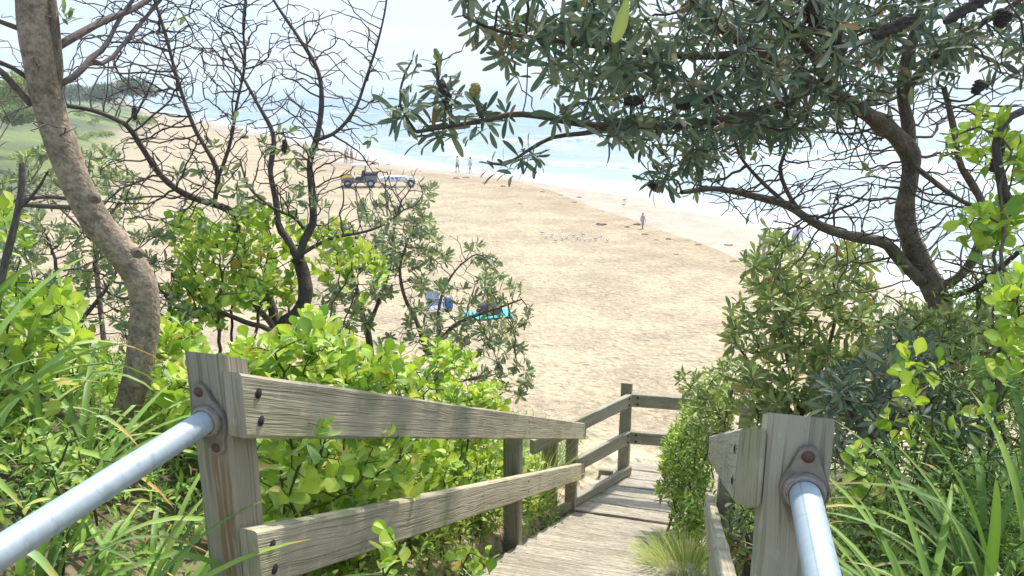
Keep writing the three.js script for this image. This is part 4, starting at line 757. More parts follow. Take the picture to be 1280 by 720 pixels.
// ---------------------------------------------------------------- the big banksia on the right
setSeed(17);
{
  const base = onLand(V(1186, 520, 4.0)), p = new Plant('banksia_tree', 'large spreading banksia tree with dark drooping leaves and seed cones', 'tree', base);
  const T = (a, z) => a.map(([x, y, w]) => V(x, y, w ?? z)), f = base.clone().add(v3(0, -0.15, 0));
  p.limb('trunk', [f, ...T([[1184, 470, 4.0], [1181, 425, 4.0], [1176, 385, 4.0], [1160, 345, 4.0], [1140, 305, 3.97], [1131, 268, 3.95], [1136, 228, 3.9], [1139, 196, 3.88], [1118, 168, 3.8], [1080, 140, 3.7], [1040, 117, 3.55], [1000, 98, 3.4], [950, 66, 3.25], [900, 30, 3.1], [840, -30, 3.0]])], 0.078, 0.02, bark.grey, { sides: 18, step: 0.045, gnarl: 0.4 });
  p.limb('limb', T([[1152, 352, 3.98], [1128, 328, 3.95], [1108, 305, 3.9], [1080, 298, 3.85], [1042, 290, 3.8], [1008, 272, 3.75], [985, 257, 3.7], [940, 245, 3.6], [895, 236, 3.5], [852, 240, 3.4]]), 0.034, 0.010, bark.grey);
  p.limb('limb', T([[1006, 272, 3.75], [985, 242, 3.75], [975, 210, 3.75], [985, 180, 3.75], [980, 140, 3.7]]), 0.012, 0.006, bark.mauve);
  p.limb('limb', T([[985, 257, 3.7], [950, 225, 3.7], [925, 195, 3.7], [915, 160, 3.6]]), 0.011, 0.006, bark.mauve);
  p.limb('limb', T([[1138, 200, 3.88], [1136, 160, 3.85], [1128, 120, 3.8], [1132, 80, 3.75], [1150, 20, 3.7], [1160, -60, 3.6]]), 0.034, 0.018, bark.grey);
  p.limb('limb', T([[1172, 362, 4.0], [1200, 345, 3.9], [1222, 310, 3.8], [1230, 262, 3.7], [1214, 228, 3.65], [1200, 205, 3.6], [1192, 160, 3.6], [1180, 110, 3.5]]), 0.026, 0.012, bark.grey);
  p.limb('limb', T([[1180, 372, 3.95], [1215, 362, 3.7], [1250, 335, 3.4], [1290, 300, 3.2]]), 0.016, 0.010, bark.twig);
  p.limb('limb', T([[1140, 205, 3.85], [1165, 225, 3.7], [1200, 250, 3.5], [1240, 266, 3.3], [1300, 280, 3.1]]), 0.014, 0.008, bark.twig);
  p.limb('limb', T([[1300, 240, 2.9], [1262, 255, 2.9], [1250, 215, 2.9], [1245, 180, 2.9], [1258, 150, 2.9], [1300, 130, 2.9]]), 0.02, 0.014, bark.dark);
  p.limb('limb', T([[1020, 108, 3.45], [960, 135, 3.35], [900, 150, 3.25], [840, 157, 3.15], [780, 158, 3.05], [720, 154, 2.98], [680, 146, 2.95], [640, 143, 2.9], [600, 152, 2.88], [560, 158, 2.85], [520, 165, 2.85]]), 0.024, 0.007, bark.twig);
  p.limb('limb', T([[770, 158, 3.05], [735, 166, 3.0], [690, 172, 2.97], [660, 188, 2.95], [630, 206, 2.93], [612, 204, 2.92]]), 0.011, 0.005, bark.twig);
  p.limb('limb', T([[570, 157, 2.86], [555, 130, 2.86], [548, 100, 2.86], [545, 78, 2.86]]), 0.008, 0.004, bark.twig);
  p.limb('limb', T([[520, 165, 2.85], [500, 130, 2.85], [505, 95, 2.85], [515, 75, 2.85]]), 0.006, 0.003, bark.twig);
  p.limb('limb', T([[950, 66, 3.25], [860, 70, 3.05], [770, 60, 2.9], [690, 50, 2.8], [620, 38, 2.75], [580, 20, 2.72]]), 0.018, 0.006, bark.twig);
  p.limb('limb', T([[1040, 117, 3.55], [1010, 60, 3.2], [960, 10, 2.9], [880, -30, 2.6], [800, -50, 2.3]]), 0.022, 0.010, bark.twig);
  p.limb('limb', T([[1160, -60, 3.6], [1100, -160, 3.4], [1000, -240, 3.2], [880, -300, 3.0]]), 0.018, 0.009, bark.twig);
  p.limb('limb', T([[1160, -60, 3.6], [1220, -140, 3.5], [1320, -220, 3.4], [1420, -260, 3.4]]), 0.018, 0.009, bark.twig);
  p.limb('limb', T([[1128, 120, 3.8], [1180, 60, 3.6], [1260, 10, 3.4], [1360, -60, 3.3]]), 0.018, 0.009, bark.twig);
  const leafyBlobs = [[880, 40, 200, 80, 2.5, 3.9, 240], [720, 50, 110, 60, 2.5, 3.4, 100], [1020, 60, 120, 90, 2.8, 4.1, 150], [800, 130, 100, 50, 2.7, 3.5, 90], [930, 130, 110, 60, 2.9, 3.9, 110], [620, 40, 40, 36, 2.6, 3.0, 12], [535, 125, 45, 48, 2.7, 3.0, 22], [500, 150, 22, 22, 2.75, 2.95, 9], [650, 196, 34, 22, 2.85, 3.0, 12], [612, 140, 26, 22, 2.8, 3.0, 9], [840, 195, 60, 40, 3.0, 3.6, 50], [950, -140, 380, 130, 2.4, 4.4, 240], [1180, 20, 110, 90, 3.0, 4.2, 110], [1330, -60, 160, 160, 2.8, 4.2, 110], [1060, -60, 160, 80, 2.6, 3.6, 80], [700, -60, 160, 60, 2.3, 3.2, 60]];
  const bareBlobs = [[990, 215, 130, 75, 3.3, 4.3, 900], [1130, 200, 120, 100, 3.4, 4.5, 900], [1190, 300, 90, 60, 3.3, 4.4, 400], [1040, 300, 90, 40, 3.5, 4.3, 170], [1200, 110, 90, 60, 3.2, 4.2, 240], [870, 235, 50, 20, 3.3, 3.7, 16], [1080, 340, 70, 40, 3.6, 4.4, 50]];
  const nd = p.grow([...blobs(leafyBlobs), ...blobs(bareBlobs)], { step: 0.05, tip: 0.0028, kill: 0.068, wig: 0.5, reach: 1.1, most: 26000, rise: 0.02, rmax: 0.014 });
  const leafiness = (q) => { let s = 0; for (const [cx, cy, rx, ry] of leafyBlobs) s = Math.max(s, 1.25 - Math.hypot((q[0] - cx) / rx, (q[1] - cy) / ry) * 0.9); for (const [cx, cy, rx, ry] of bareBlobs) s -= 0.75 * Math.max(0, 1.05 - Math.hypot((q[0] - cx) / rx, (q[1] - cy) / ry)); return s; };
  for (const n of nd) {
    const k = clamp(leafiness(toPixel(n.p)) * 1.4);
    if (n.tip && rnd() < k * 0.95) p.shoot('banksia', n.p, n.dir.clone().add(v3(0, 0.15, 0)), { n: 11, len: 0.08, size: 0.098, open: 1.5, close: 0.4, droop: 0.35 });
    else if (n.leafy && rnd() < k * 0.28) p.shoot('banksia', n.p, n.dir, { n: 6, len: 0.05, size: 0.095, open: 1.3, close: 0.7, droop: 0.55 });
    else if (n.tip && rnd() < 0.05) p.shoot('olive', n.p, n.dir, { n: 4, len: 0.03, size: 0.07, droop: 0.3 });
  }
  for (const [x, y, z, dx, dy, s] of [[785, 20, 1.75, -0.15, -1, 0.125], [960, 0, 1.9, -1, 0.15, 0.13], [745, 2, 1.9, -1, -0.5, 0.10]]) p.leaf('olive', V(x, y - 30, z), v3(dx, dy, 0.1), v3(0.2, 0.2, 1), s);
  for (const [x, y, z, dx, dy, l, r] of [[1010, 10, 3.0, 0.5, -0.7, 0.13, 0.035], [1040, 35, 2.9, 0.3, -0.9, 0.12, 0.035], [1092, 46, 2.8, 1, 0.5, 0.16, 0.024], [1180, 28, 2.7, 1, 0.65, 0.22, 0.022], [1248, 34, 3.0, 0.2, 0.9, 0.07, 0.03], [880, 125, 3.1, 1, 0.2, 0.08, 0.021], [780, 128, 2.9, 1, 0.2, 0.08, 0.021], [845, 132, 3.0, 1, 0.1, 0.06, 0.02], [1218, 118, 3.0, 0.3, 1, 0.06, 0.022], [1240, 215, 2.95, 0.1, 1, 0.12, 0.018], [810, 228, 3.3, 0.8, -0.5, 0.07, 0.018], [550, 100, 2.85, 0.4, -1, 0.09, 0.02], [1018, 25, 2.9, -0.2, 1, 0.1, 0.03]]) { const c = cone(V(x, y, z), v3(dx, dy, 0.1), l, r); c.position.sub(p.base); p.root.add(c); }
  // a pale yellow flower spike and two fresh shoots
  { const c = cone(V(593, 122, 2.84), v3(0.1, 1, 0), 0.055, 0.02); c.name = 'flower_spike'; c.material = flowerMat; c.position.sub(p.base); p.root.add(c); }
  p.limb('limb', [V(604, 151, 2.88), V(597, 138, 2.86), V(593, 120, 2.84)], 0.005, 0.004, bark.twig, { sides: 6, spawn: false });
  for (const [x, y, z] of [[515, 76, 2.85], [507, 92, 2.85], [500, 126, 2.85], [545, 80, 2.86], [548, 102, 2.86], [555, 126, 2.86], [612, 204, 2.92], [632, 206, 2.93], [662, 188, 2.95], [520, 165, 2.85], [540, 162, 2.86], [576, 156, 2.87], [602, 150, 2.88]]) p.shoot('banksia', V(x, y, z), v3(-0.5, 0.7, rr(-0.4, 0.4)), { n: 8, len: 0.06, size: 0.085, open: 1.5, close: 0.4, droop: 0.3 });
  for (const [x, y, z] of [[492, 150, 2.84], [510, 125, 2.84], [592, 125, 2.84], [706, 145, 2.9], [548, 75, 2.86]]) p.shoot('tuft', V(x, y, z), v3(-0.3, 1, 0.1), { n: 9, len: 0.03, size: 0.06, open: 0.8, close: 0.2 });
  p.finish(bark.twig);
}
// ---------------------------------------------------------------- low cover that hides the ground between the bushes
setSeed(18);
function cover(label, kind, n, where, size) {
  const p = new Plant('ground_cover', label, 'ground cover', W(3, where[0], profile(3)));
  for (let i = 0; i < n; i++) { const s = rr(0.6, where[2]), lat = where[0] + (rnd() < 0.5 ? rr(0, 1) : Math.pow(rnd(), 1.6)) * where[1], b = onLand(W(s, lat, 0)); b.y += rr(0.0, 0.22); const tipDir = v3(rr(-1, 1), rr(0.4, 1.4), rr(-1, 1)).normalize(); p.shoot(kind, b.add(tipDir.clone().multiplyScalar(0.08)), tipDir, { n: 6, len: 0.08, size, open: 1.2 }); }
  SINGLES = 0; p.finish(); SINGLES = 300; p.root.userData.kind = 'stuff'; delete p.root.userData.category; p.root.userData.category = 'ground cover';
}
cover('low leafy cover filling the left bank below the bushes', 'fine', 6500, [-1.3, -3.4, 8.2], 0.05);
cover('low shaded cover filling the right bank below the shrubs', 'feather', 5200, [0.32, 3.4, 8.2], 0.05);

// ---------------------------------------------------------------- far trees and bushes on the dunes
setSeed(21);
function farTree(name, label, category, px, py, z, rx, ry, n, kind, leaf, group) {
  const c = V(px, py, z), base = onLand(c), p = new Plant(name, label, category, base, group), k = z / FOCAL, R = v3(rx * k, ry * k, rx * k * 0.8);
  if (c.y - base.y < R.y * 0.6) c.y = base.y + R.y * 0.6;
  const top = c.clone(), lobes = [];
  for (let i = 0; i < 9; i++) { const d = randDir(); d.y = Math.abs(d.y) * 0.8 - 0.25; lobes.push([c.clone().add(d.multiply(R).multiplyScalar(0.62)), rr(0.32, 0.55)]); }
  if (category === 'tree') { p.limb('trunk', [base.clone().add(v3(0, -0.3, 0)), base.clone().lerp(top, 0.5).add(v3(rr(-0.3, 0.3), 0, 0)), top], 0.05 * R.x, 0.02 * R.x, bark.grey, { sides: 8, step: 0.5, spawn: false }); for (const [q] of lobes.slice(0, 5)) p.limb('limb', [base.clone().lerp(top, rr(0.5, 0.9)), q], 0.018 * R.x, 0.008 * R.x, bark.grey, { sides: 5, step: 0.6, spawn: false }); }
  for (let i = 0; i < n; i++) { const [q, s] = pick(lobes), d = randDir(), at = q.clone().add(d.clone().multiply(R).multiplyScalar(s * Math.pow(rnd(), 0.4))); if (at.y < base.y) at.y = base.y + rnd() * 0.3; p.leaf(kind, at, d.clone().add(v3(0, rr(-0.2, 0.8), 0)).normalize(), randDir(), leaf * rr(0.6, 1.4)); }
  p.finish();
}
farTree('she_oak', 'dark rounded tree at the end of the green dune above the sea', 'tree', 166, 112, 175, 30, 15, 5200, 'banksia', 0.75);
farTree('she_oak', 'dark tree joined to the rounded tree on the inland side', 'tree', 128, 118, 178, 26, 14, 3600, 'banksia', 0.75);
farTree('she_oak', 'hazy tree on the dune top behind the leaning trunk', 'tree', 88, 118, 185, 30, 16, 3200, 'banksia', 0.75);
farTree('dune_bush', 'tall pale bush on the dune inland of the leaning trunk', 'bush', 18, 118, 70, 34, 34, 4200, 'olive', 0.36);
farTree('dune_bush', 'grey-green mound of bush below the tall pale bush', 'bush', 26, 145, 62, 30, 14, 2600, 'tuft', 0.3);
farTree('dune_bush', 'low bush at the seaward edge of the green dune', 'bush', 186, 152, 150, 12, 5, 300, 'olive', 0.7);
farTree('dune_bush', 'bright creeping bush at the foot of the green dune', 'bush', 60, 195, 62, 46, 7, 700, 'lance', 0.35);
for (let i = 0; i < 9; i++) farTree('dune_bush', 'small rounded bush scattered over the green dune', 'bush', rr(70, 180), rr(142, 176), rr(80, 150), rr(5, 11), rr(2, 4), 260, 'olive', 0.35, 'small bushes scattered over the green dune');
{ // a low headland far down the coast
  const g = new THREE.SphereGeometry(1, 40, 16), a = g.attributes.position; for (let i = 0; i < a.count; i++) { const x = a.getX(i), y = a.getY(i), z = a.getZ(i), k = 1 + 0.35 * (fbm(x * 3 + 5, z * 3 + y * 2, 3) - 0.5); a.setXYZ(i, x * 260 * k, y * 26 * k, z * 120 * k); } g.computeVertexNormals();
  const m = structure('headland', g, new THREE.MeshStandardMaterial({ color: rgb(0.10, 0.15, 0.08), roughness: 1 }), 'low hazy headland on the horizon beyond the bare twigs', 'headland'); const c = V(270, 117, 4200); m.position.set(c.x, SEA - 4, c.z);
}
// ---------------------------------------------------------------- people
const cloth = (r, g, b) => new THREE.MeshStandardMaterial({ color: rgb(r, g, b), roughness: 0.9 });
const skinMat = cloth(0.46, 0.28, 0.19), hairMat = cloth(0.07, 0.045, 0.03);
function sdfMesh(bones, box, res) {                                   // bones: [ax,ay,az,ra, bx,by,bz,rb]
  const mc = new MarchingCubes(res, new THREE.MeshBasicMaterial(), false, false, 60000), F = mc.field, h = res / 2, [cx, cy, cz, sx, sy, sz] = box;
  let q = 0;
  for (let k = 0; k < res; k++) for (let j = 0; j < res; j++) for (let i = 0; i < res; i++, q++) {
    const x = cx + (i - h) / h * sx, y = cy + (j - h) / h * sy, z = cz + (k - h) / h * sz; let s = 0;
    for (const [ax, ay, az, ra, bx, by, bz, rb] of bones) { const dx = bx - ax, dy = by - ay, dz = bz - az, t = clamp(((x - ax) * dx + (y - ay) * dy + (z - az) * dz) / (dx * dx + dy * dy + dz * dz + 1e-9)), d = Math.hypot(x - ax - dx * t, y - ay - dy * t, z - az - dz * t) - lerp(ra, rb, t); s += Math.exp(-d * 38); }
    F[q] = Math.log(s + 1e-30) / 38;
  }
  mc.isolation = 0; mc.update();
  const n = mc.count, g = new THREE.BufferGeometry(), P = new Float32Array(n * 3);
  for (let i = 0; i < n; i++) { P[i * 3] = cx + mc.positionArray[i * 3] * sx; P[i * 3 + 1] = cy + mc.positionArray[i * 3 + 1] * sy; P[i * 3 + 2] = cz + mc.positionArray[i * 3 + 2] * sz; }
  g.setAttribute('position', new THREE.BufferAttribute(P, 3)); const m = mergeVertices(g, 1e-4); m.computeVertexNormals(); return m;
}
function person(label, at, turn, tall, { stride = 0.16, bend = 0, arm = 0.1, shirt, shorts = cloth(0.12, 0.13, 0.17), hair = hairMat, longHair = false, skin = skinMat, hat, group } = {}) {
  const g = thing('person', label, 'person', at, group), f = stride, lean = bend;
  const hip = 0.92, ch = [0.30 * Math.sin(lean), hip + 0.42 * Math.cos(lean)], hd = [0.62 * Math.sin(lean), hip + 0.70 * Math.cos(lean)];          // x forward
  const leg = (e, d) => [[0, hip, e * 0.085, 0.082, d * 0.6 + 0.03, 0.50, e * 0.09, 0.058], [d * 0.6 + 0.03, 0.50, e * 0.09, 0.056, d, 0.09, e * 0.09, 0.036], [d - 0.03, 0.04, e * 0.09, 0.034, d + 0.15, 0.03, e * 0.095, 0.026]];
  const sh = (e) => [ch[0] - 0.01, ch[1] + 0.05, e * 0.165], el = (e, d) => [ch[0] + d * 0.7, ch[1] - 0.22, e * 0.225], wr = (e, d) => [ch[0] + d * 1.5 + 0.06, ch[1] - 0.45, e * 0.22];
  const armB = (e, d) => [[...sh(e), 0.052, ...el(e, d), 0.040], [...el(e, d), 0.038, ...wr(e, d), 0.027], [...wr(e, d), 0.028, wr(e, d)[0] + 0.03, wr(e, d)[1] - 0.08, e * 0.215, 0.026], [wr(e, d)[0], wr(e, d)[1], e * 0.215, 0.014, wr(e, d)[0] + 0.05, wr(e, d)[1] - 0.05, e * 0.2, 0.011]];
  const torso = [[0, hip, 0, 0.125, ch[0] * 0.6, lerp(hip, ch[1], 0.6), 0, 0.12], [ch[0] * 0.6, lerp(hip, ch[1], 0.6), 0, 0.12, ...ch, 0, 0.125], [...sh(-1), 0.06, ...sh(1), 0.06]];
  const head = [[ch[0], ch[1], 0, 0.06, ...hd, 0, 0.05], [hd[0] + 0.005, hd[1] - 0.05, 0, 0.07, hd[0] + 0.01, hd[1] + 0.06, 0, 0.082], [hd[0] + 0.085, hd[1] + 0.01, 0, 0.016, hd[0] + 0.10, hd[1] - 0.02, 0, 0.014], [hd[0], hd[1], -0.085, 0.012, hd[0], hd[1] + 0.02, -0.085, 0.012], [hd[0], hd[1], 0.085, 0.012, hd[0], hd[1] + 0.02, 0.085, 0.012]];
  const box = [0.12, 0.88, 0, 0.62, 0.92, 0.34], A = arm;
  const S = tall / 1.7, put = (name, bones, mat, res = 40) => { const m = mesh(name, sdfMesh(bones, box, res), mat, g); m.scale.setScalar(S); return m; };
  put('body', [...leg(-1, f), ...leg(1, -f), ...torso, ...armB(-1, -A), ...armB(1, A), ...head], skin, 46);
  const fat = (b, k) => b.map((x) => [x[0], x[1], x[2], x[3] + k, x[4], x[5], x[6], x[7] + k]);
  if (shirt) put('shirt', fat([...torso, ...[-1, 1].flatMap((e) => [[...sh(e), 0.055, ...el(e, e * A), 0.046]]), [0, hip, 0, 0.13, 0, hip - 0.06, 0, 0.135]], 0.014), shirt);
  put('shorts', fat([[0, hip + 0.02, 0, 0.12, 0, hip - 0.05, 0, 0.11], [0, hip, -0.085, 0.085, f * 0.45 + 0.02, 0.62, -0.09, 0.075], [0, hip, 0.085, 0.085, -f * 0.45 + 0.02, 0.62, 0.09, 0.075]], 0.017), shorts);
  put('hair', [[hd[0] - 0.02, hd[1] + 0.05, 0, 0.086, hd[0] - 0.01, hd[1] + 0.085, 0, 0.075], ...(longHair ? [[hd[0] - 0.05, hd[1] + 0.03, 0, 0.075, hd[0] - 0.09, hd[1] - 0.2, 0, 0.05]] : [])], hat || hair);
  g.rotation.y = turn; return g;
}
setSeed(22);
person('walker in a cream shirt and dark shorts at the water\'s edge', G(572, 215), 2.6, 1.74, { shirt: cloth(0.70, 0.58, 0.44), shorts: cloth(0.16, 0.17, 0.17), stride: 0.15 });
person('walker in a pale lilac top and white shorts at the water\'s edge', G(588, 216), -2.9, 1.7, { shirt: cloth(0.60, 0.58, 0.80), shorts: cloth(0.62, 0.58, 0.62), stride: 0.12, longHair: true });
person('small child in mauve standing alone on the damp sand', G(803, 286), 0.6, 0.98, { shirt: cloth(0.48, 0.34, 0.46), shorts: cloth(0.40, 0.30, 0.42), stride: 0.04, skin: cloth(0.40, 0.27, 0.25) });
person('angler without a shirt bending forward beside the rods', G(432, 203), 0.2, 1.75, { bend: 0.35, stride: 0.1, shorts: cloth(0.32, 0.13, 0.10), skin: cloth(0.42, 0.21, 0.14) });
person('angler in a red-brown shirt standing behind the beach buggy', G(440, 204), 2.9, 1.75, { stride: 0.08, shirt: cloth(0.34, 0.15, 0.11), shorts: cloth(0.20, 0.12, 0.10) });
person('person in a white shirt walking behind the olive shrub', G(953, 327), 0.4, 1.7, { shirt: cloth(0.70, 0.70, 0.84), shorts: cloth(0.25, 0.27, 0.34) });
person('person in a lilac shirt half hidden by the olive shrub', G(994, 322), 0.9, 1.72, { shirt: cloth(0.56, 0.54, 0.76), shorts: cloth(0.3, 0.3, 0.4), longHair: true });

// ---------------------------------------------------------------- the beach buggy and its trailer
const M = { black: cloth(0.03, 0.032, 0.034), grey: cloth(0.16, 0.18, 0.20), yellow: new THREE.MeshPhysicalMaterial({ color: rgb(0.80, 0.50, 0.06), roughness: 0.4, clearcoat: 0.6 }), white: cloth(0.72, 0.74, 0.76), blue: cloth(0.08, 0.12, 0.55), glass: new THREE.MeshPhysicalMaterial({ color: rgb(0.75, 0.9, 0.95), roughness: 0.08, transmission: 0.75, thickness: 0 }), zinc: new THREE.MeshStandardMaterial({ color: rgb(0.55, 0.58, 0.6), metalness: 0.5, roughness: 0.5 }) };
function prism(pts, w, bevel = 0.02) { const s = new THREE.Shape(pts.map(([x, y]) => new THREE.Vector2(x, y))), g = new THREE.ExtrudeGeometry(s, { depth: w - 2 * bevel, bevelEnabled: true, bevelSize: bevel, bevelThickness: bevel, bevelSegments: 2 }); g.translate(0, 0, -w / 2 + bevel); return g; }
function wheel(parent, x, y, z, r, w, rim) {
  const prof = [[0.55, -0.5], [0.86, -0.5], [0.97, -0.38], [1, -0.15], [1, 0.15], [0.97, 0.38], [0.86, 0.5], [0.55, 0.5]].map(([a, b]) => new THREE.Vector2(a * r, b * w));
  const hub = mesh('wheel', new THREE.LatheGeometry([[0.001, -0.2], [0.3, -0.32], [0.56, -0.42], [0.58, 0.42], [0.3, 0.32], [0.001, 0.2]].map(([a, b]) => new THREE.Vector2(a * r, b * w)), 20), rim, parent); hub.rotation.x = Math.PI / 2; hub.position.set(x, y, z);
  const t = mesh('tyre', new THREE.LatheGeometry(prof, 24), M.black, hub);
}
const rod = (name, a, b, r0, r1, mat, parent) => mesh(name, tubeGeo([v3(...a), v3(...a).lerp(v3(...b), 0.5), v3(...b)], [r0, (r0 + r1) / 2, r1], 8), mat, parent);
{
  const at = G(450, 233.5), k = toPixel(at)[2] / 72, b = thing('beach_buggy', 'dark beach buggy with a yellow bonnet parked on the sand', 'buggy', at); b.rotation.y = Math.PI + 0.12;
  mesh('body', prism([[-1.5, 0.42], [1.45, 0.42], [1.5, 0.75], [0.95, 0.86], [0.55, 0.80], [0.5, 0.62], [-0.35, 0.62], [-0.42, 0.95], [-1.5, 0.98]], 1.3), M.grey, b);
  mesh('bonnet', prism([[0.62, 0.88], [0.95, 0.90], [1.52, 0.78], [1.5, 0.98], [1.0, 1.12], [0.66, 1.10]], 1.16), M.yellow, b);
  mesh('cargo_bed', prism([[-1.52, 0.97], [-0.52, 0.97], [-0.5, 1.2], [-1.56, 1.22]], 1.28), M.black, b);
  mesh('seat', prism([[-0.35, 0.64], [0.25, 0.64], [0.28, 0.8], [-0.2, 0.82], [-0.3, 1.35], [-0.45, 1.35]], 1.1, 0.04), M.black, b);
  mesh('roof', prism([[-0.62, 1.88], [0.5, 1.9], [0.56, 1.94], [-0.6, 1.95]], 1.36), M.white, b);
  for (const z of [-0.6, 0.6]) { rod('roof_post', [0.78, 1.08, z], [0.46, 1.9, z], 0.03, 0.03, M.black, b); rod('roof_post', [-0.5, 1.0, z], [-0.56, 1.9, z], 0.03, 0.03, M.black, b); for (const x of [0.98, -0.98]) wheel(b, x, 0.34, z * 1.08, 0.34, 0.26, M.zinc); mesh('headlight', new THREE.SphereGeometry(0.07, 10, 8), M.white, b).position.set(1.5, 0.88, z * 0.7); }
  const w = mesh('windscreen', prism([[0.74, 1.1], [0.77, 1.1], [0.47, 1.86], [0.44, 1.86]], 1.14, 0.005), M.glass, b);
  const sw = mesh('steering_wheel', new THREE.TorusGeometry(0.17, 0.018, 8, 18), M.black, b); sw.position.set(0.42, 1.08, 0.3); sw.rotation.set(0, Math.PI / 2, 0.4);
  const tb = thing('boat_trailer', 'low trailer with a white and blue craft hitched behind the buggy', 'trailer', at.clone().add(v3(1.65, 0, -0.2))); tb.rotation.y = Math.PI + 0.12; tb.position.y = height(tb.position.x + 1.8, -tb.position.z);
  rod('drawbar', [0.25, 0.5, 0], [-1.2, 0.5, 0], 0.04, 0.04, M.zinc, tb);
  for (const z of [-0.55, 0.55]) { rod('frame_rail', [-0.9, 0.52, z], [-3.3, 0.52, z], 0.04, 0.04, M.zinc, tb); wheel(tb, -2.75, 0.33, z * 1.25, 0.33, 0.2, M.white); mesh('mudguard', prism([[-3.15, 0.62], [-3.0, 0.72], [-2.5, 0.72], [-2.35, 0.62], [-2.38, 0.59], [-2.52, 0.68], [-2.98, 0.68], [-3.12, 0.59]], 0.24, 0.01), M.zinc, tb).position.z = z * 1.25; }
  for (const x of [-1.0, -2.0, -3.2]) rod('cross_bar', [x, 0.52, -0.55], [x, 0.52, 0.55], 0.035, 0.035, M.zinc, tb);
  rod('tail_bar', [-3.3, 0.55, 0], [-4.3, 0.62, 0], 0.03, 0.02, M.zinc, tb);
  const craft = mesh('craft', prism([[-0.3, 0.62], [-0.15, 0.78], [-0.6, 0.9], [-1.9, 0.86], [-2.4, 0.8], [-2.4, 0.62]], 0.9, 0.08), M.white, tb);
  for (const x of [-0.95, -1.3, -1.65]) mesh('stripe', prism([[x, 0.70], [x + 0.2, 0.70], [x + 0.26, 0.86], [x + 0.06, 0.86]], 0.93, 0.005), M.blue, craft);
}
for (const [px, py, top, lab] of [[419, 192, 158, 'thin fishing rod stuck in the sand up the beach from the buggy'], [431, 193, 156, 'tall fishing rod planted beside the shirtless angler'], [496, 206, 158, 'lone fishing rod standing at the water\'s edge past the trailer']]) {
  const p = G(px, py), z = toPixel(p)[2], h = (py - top) * z / FOCAL, g = thing('fishing_rod', lab, 'fishing rod', p);
  rod('blank', [0, 0.5, 0], [0.12, h, 0.05], 0.02, 0.007, M.white, g); rod('holder', [0, -0.2, 0], [0, 0.7, 0], 0.03, 0.03, M.white, g); const r = mesh('reel', new THREE.CylinderGeometry(0.05, 0.05, 0.06, 14), M.black, g); r.position.set(0.05, 0.75, 0);
}
// ---------------------------------------------------------------- gulls, weed and things left on the sand
setSeed(23);
const gullWhite = cloth(0.58, 0.57, 0.60), gullGrey = cloth(0.36, 0.38, 0.41), gullRed = cloth(0.45, 0.08, 0.04);
function gull() {
  const g = new THREE.Group(); g.name = 'gull';
  const lathe = (pts, n = 14) => new THREE.LatheGeometry(pts.map(([a, b]) => new THREE.Vector2(a, b)), n);
  const body = mesh('body', lathe([[0.001, -0.17], [0.03, -0.13], [0.06, -0.05], [0.068, 0.02], [0.05, 0.09], [0.03, 0.12], [0.001, 0.135]]), gullWhite, g); body.rotation.z = -1.25; body.position.y = 0.17;
  const head = mesh('head', new THREE.SphereGeometry(0.036, 12, 10), gullWhite, g); head.position.set(0.125, 0.265, 0); rod('neck', [0.08, 0.2, 0], [0.125, 0.26, 0], 0.035, 0.03, gullWhite, g);
  rod('beak', [0.155, 0.262, 0], [0.195, 0.252, 0], 0.01, 0.003, gullRed, g);
  for (const z of [-1, 1]) { const w = mesh('wing', lathe([[0.001, -0.2], [0.03, -0.1], [0.045, 0], [0.03, 0.07], [0.001, 0.09]], 10), gullGrey, g); w.scale.z = 0.4; w.rotation.z = -1.35; w.position.set(-0.03, 0.185, z * 0.052); rod('leg', [0.0, 0.11, z * 0.022], [0.008, 0.0, z * 0.022], 0.006, 0.005, gullRed, g); }
  rod('tail', [-0.12, 0.145, 0], [-0.23, 0.12, 0], 0.03, 0.012, gullWhite, g); return g;
}
const gull0 = gull();
[[677, 293], [683, 298], [695, 303], [690, 296], [703, 300], [709, 298], [716, 297], [722, 299], [731, 302], [738, 302], [745, 301], [752, 296], [759, 303], [728, 295]].forEach(([x, y], i) => { const o = gull0.clone(); o.name = numbered('gull'); o.position.copy(G(x, y)); o.rotation.y = rr(-1.2, 1.2) + (rnd() < 0.5 ? 0 : Math.PI); o.scale.setScalar(0.72); scene.add(o); tag(o, 'small white and grey gull resting on the dry sand', 'gull', 'gulls resting on the open sand'); });
[[780, 258], [781, 252]].forEach(([x, y]) => { const o = gull0.clone(); o.name = numbered('gull'); o.position.copy(G(x, y)); o.rotation.y = rr(-1, 1); o.scale.setScalar(0.95); scene.add(o); tag(o, 'white gull standing on the smooth damp sand above the child', 'gull', 'gulls on the damp sand'); });
const weedMat = [cloth(0.17, 0.115, 0.07), cloth(0.22, 0.15, 0.09), cloth(0.12, 0.085, 0.05)];
function weed() {
  const gs = []; const n = 5 + Math.floor(rnd() * 5);
  for (let i = 0; i < n; i++) { const g = new THREE.IcosahedronGeometry(rr(0.10, 0.24), 2), a = g.attributes.position, o = rnd() * 90; for (let j = 0; j < a.count; j++) { const k = 0.55 + 0.9 * fbm(a.getX(j) * 14 + o, a.getZ(j) * 14 + a.getY(j) * 9, 3); a.setXYZ(j, a.getX(j) * k * 1.5, a.getY(j) * k * 0.5, a.getZ(j) * k); } g.rotateY(rnd() * 6); g.translate(rr(-0.4, 0.4), 0.02, rr(-0.2, 0.2)); gs.push(g); }
  const m = mergeGeometries(gs); m.computeVertexNormals(); return m;
}
const weedGeos = [0, 1, 2, 3].map(weed);
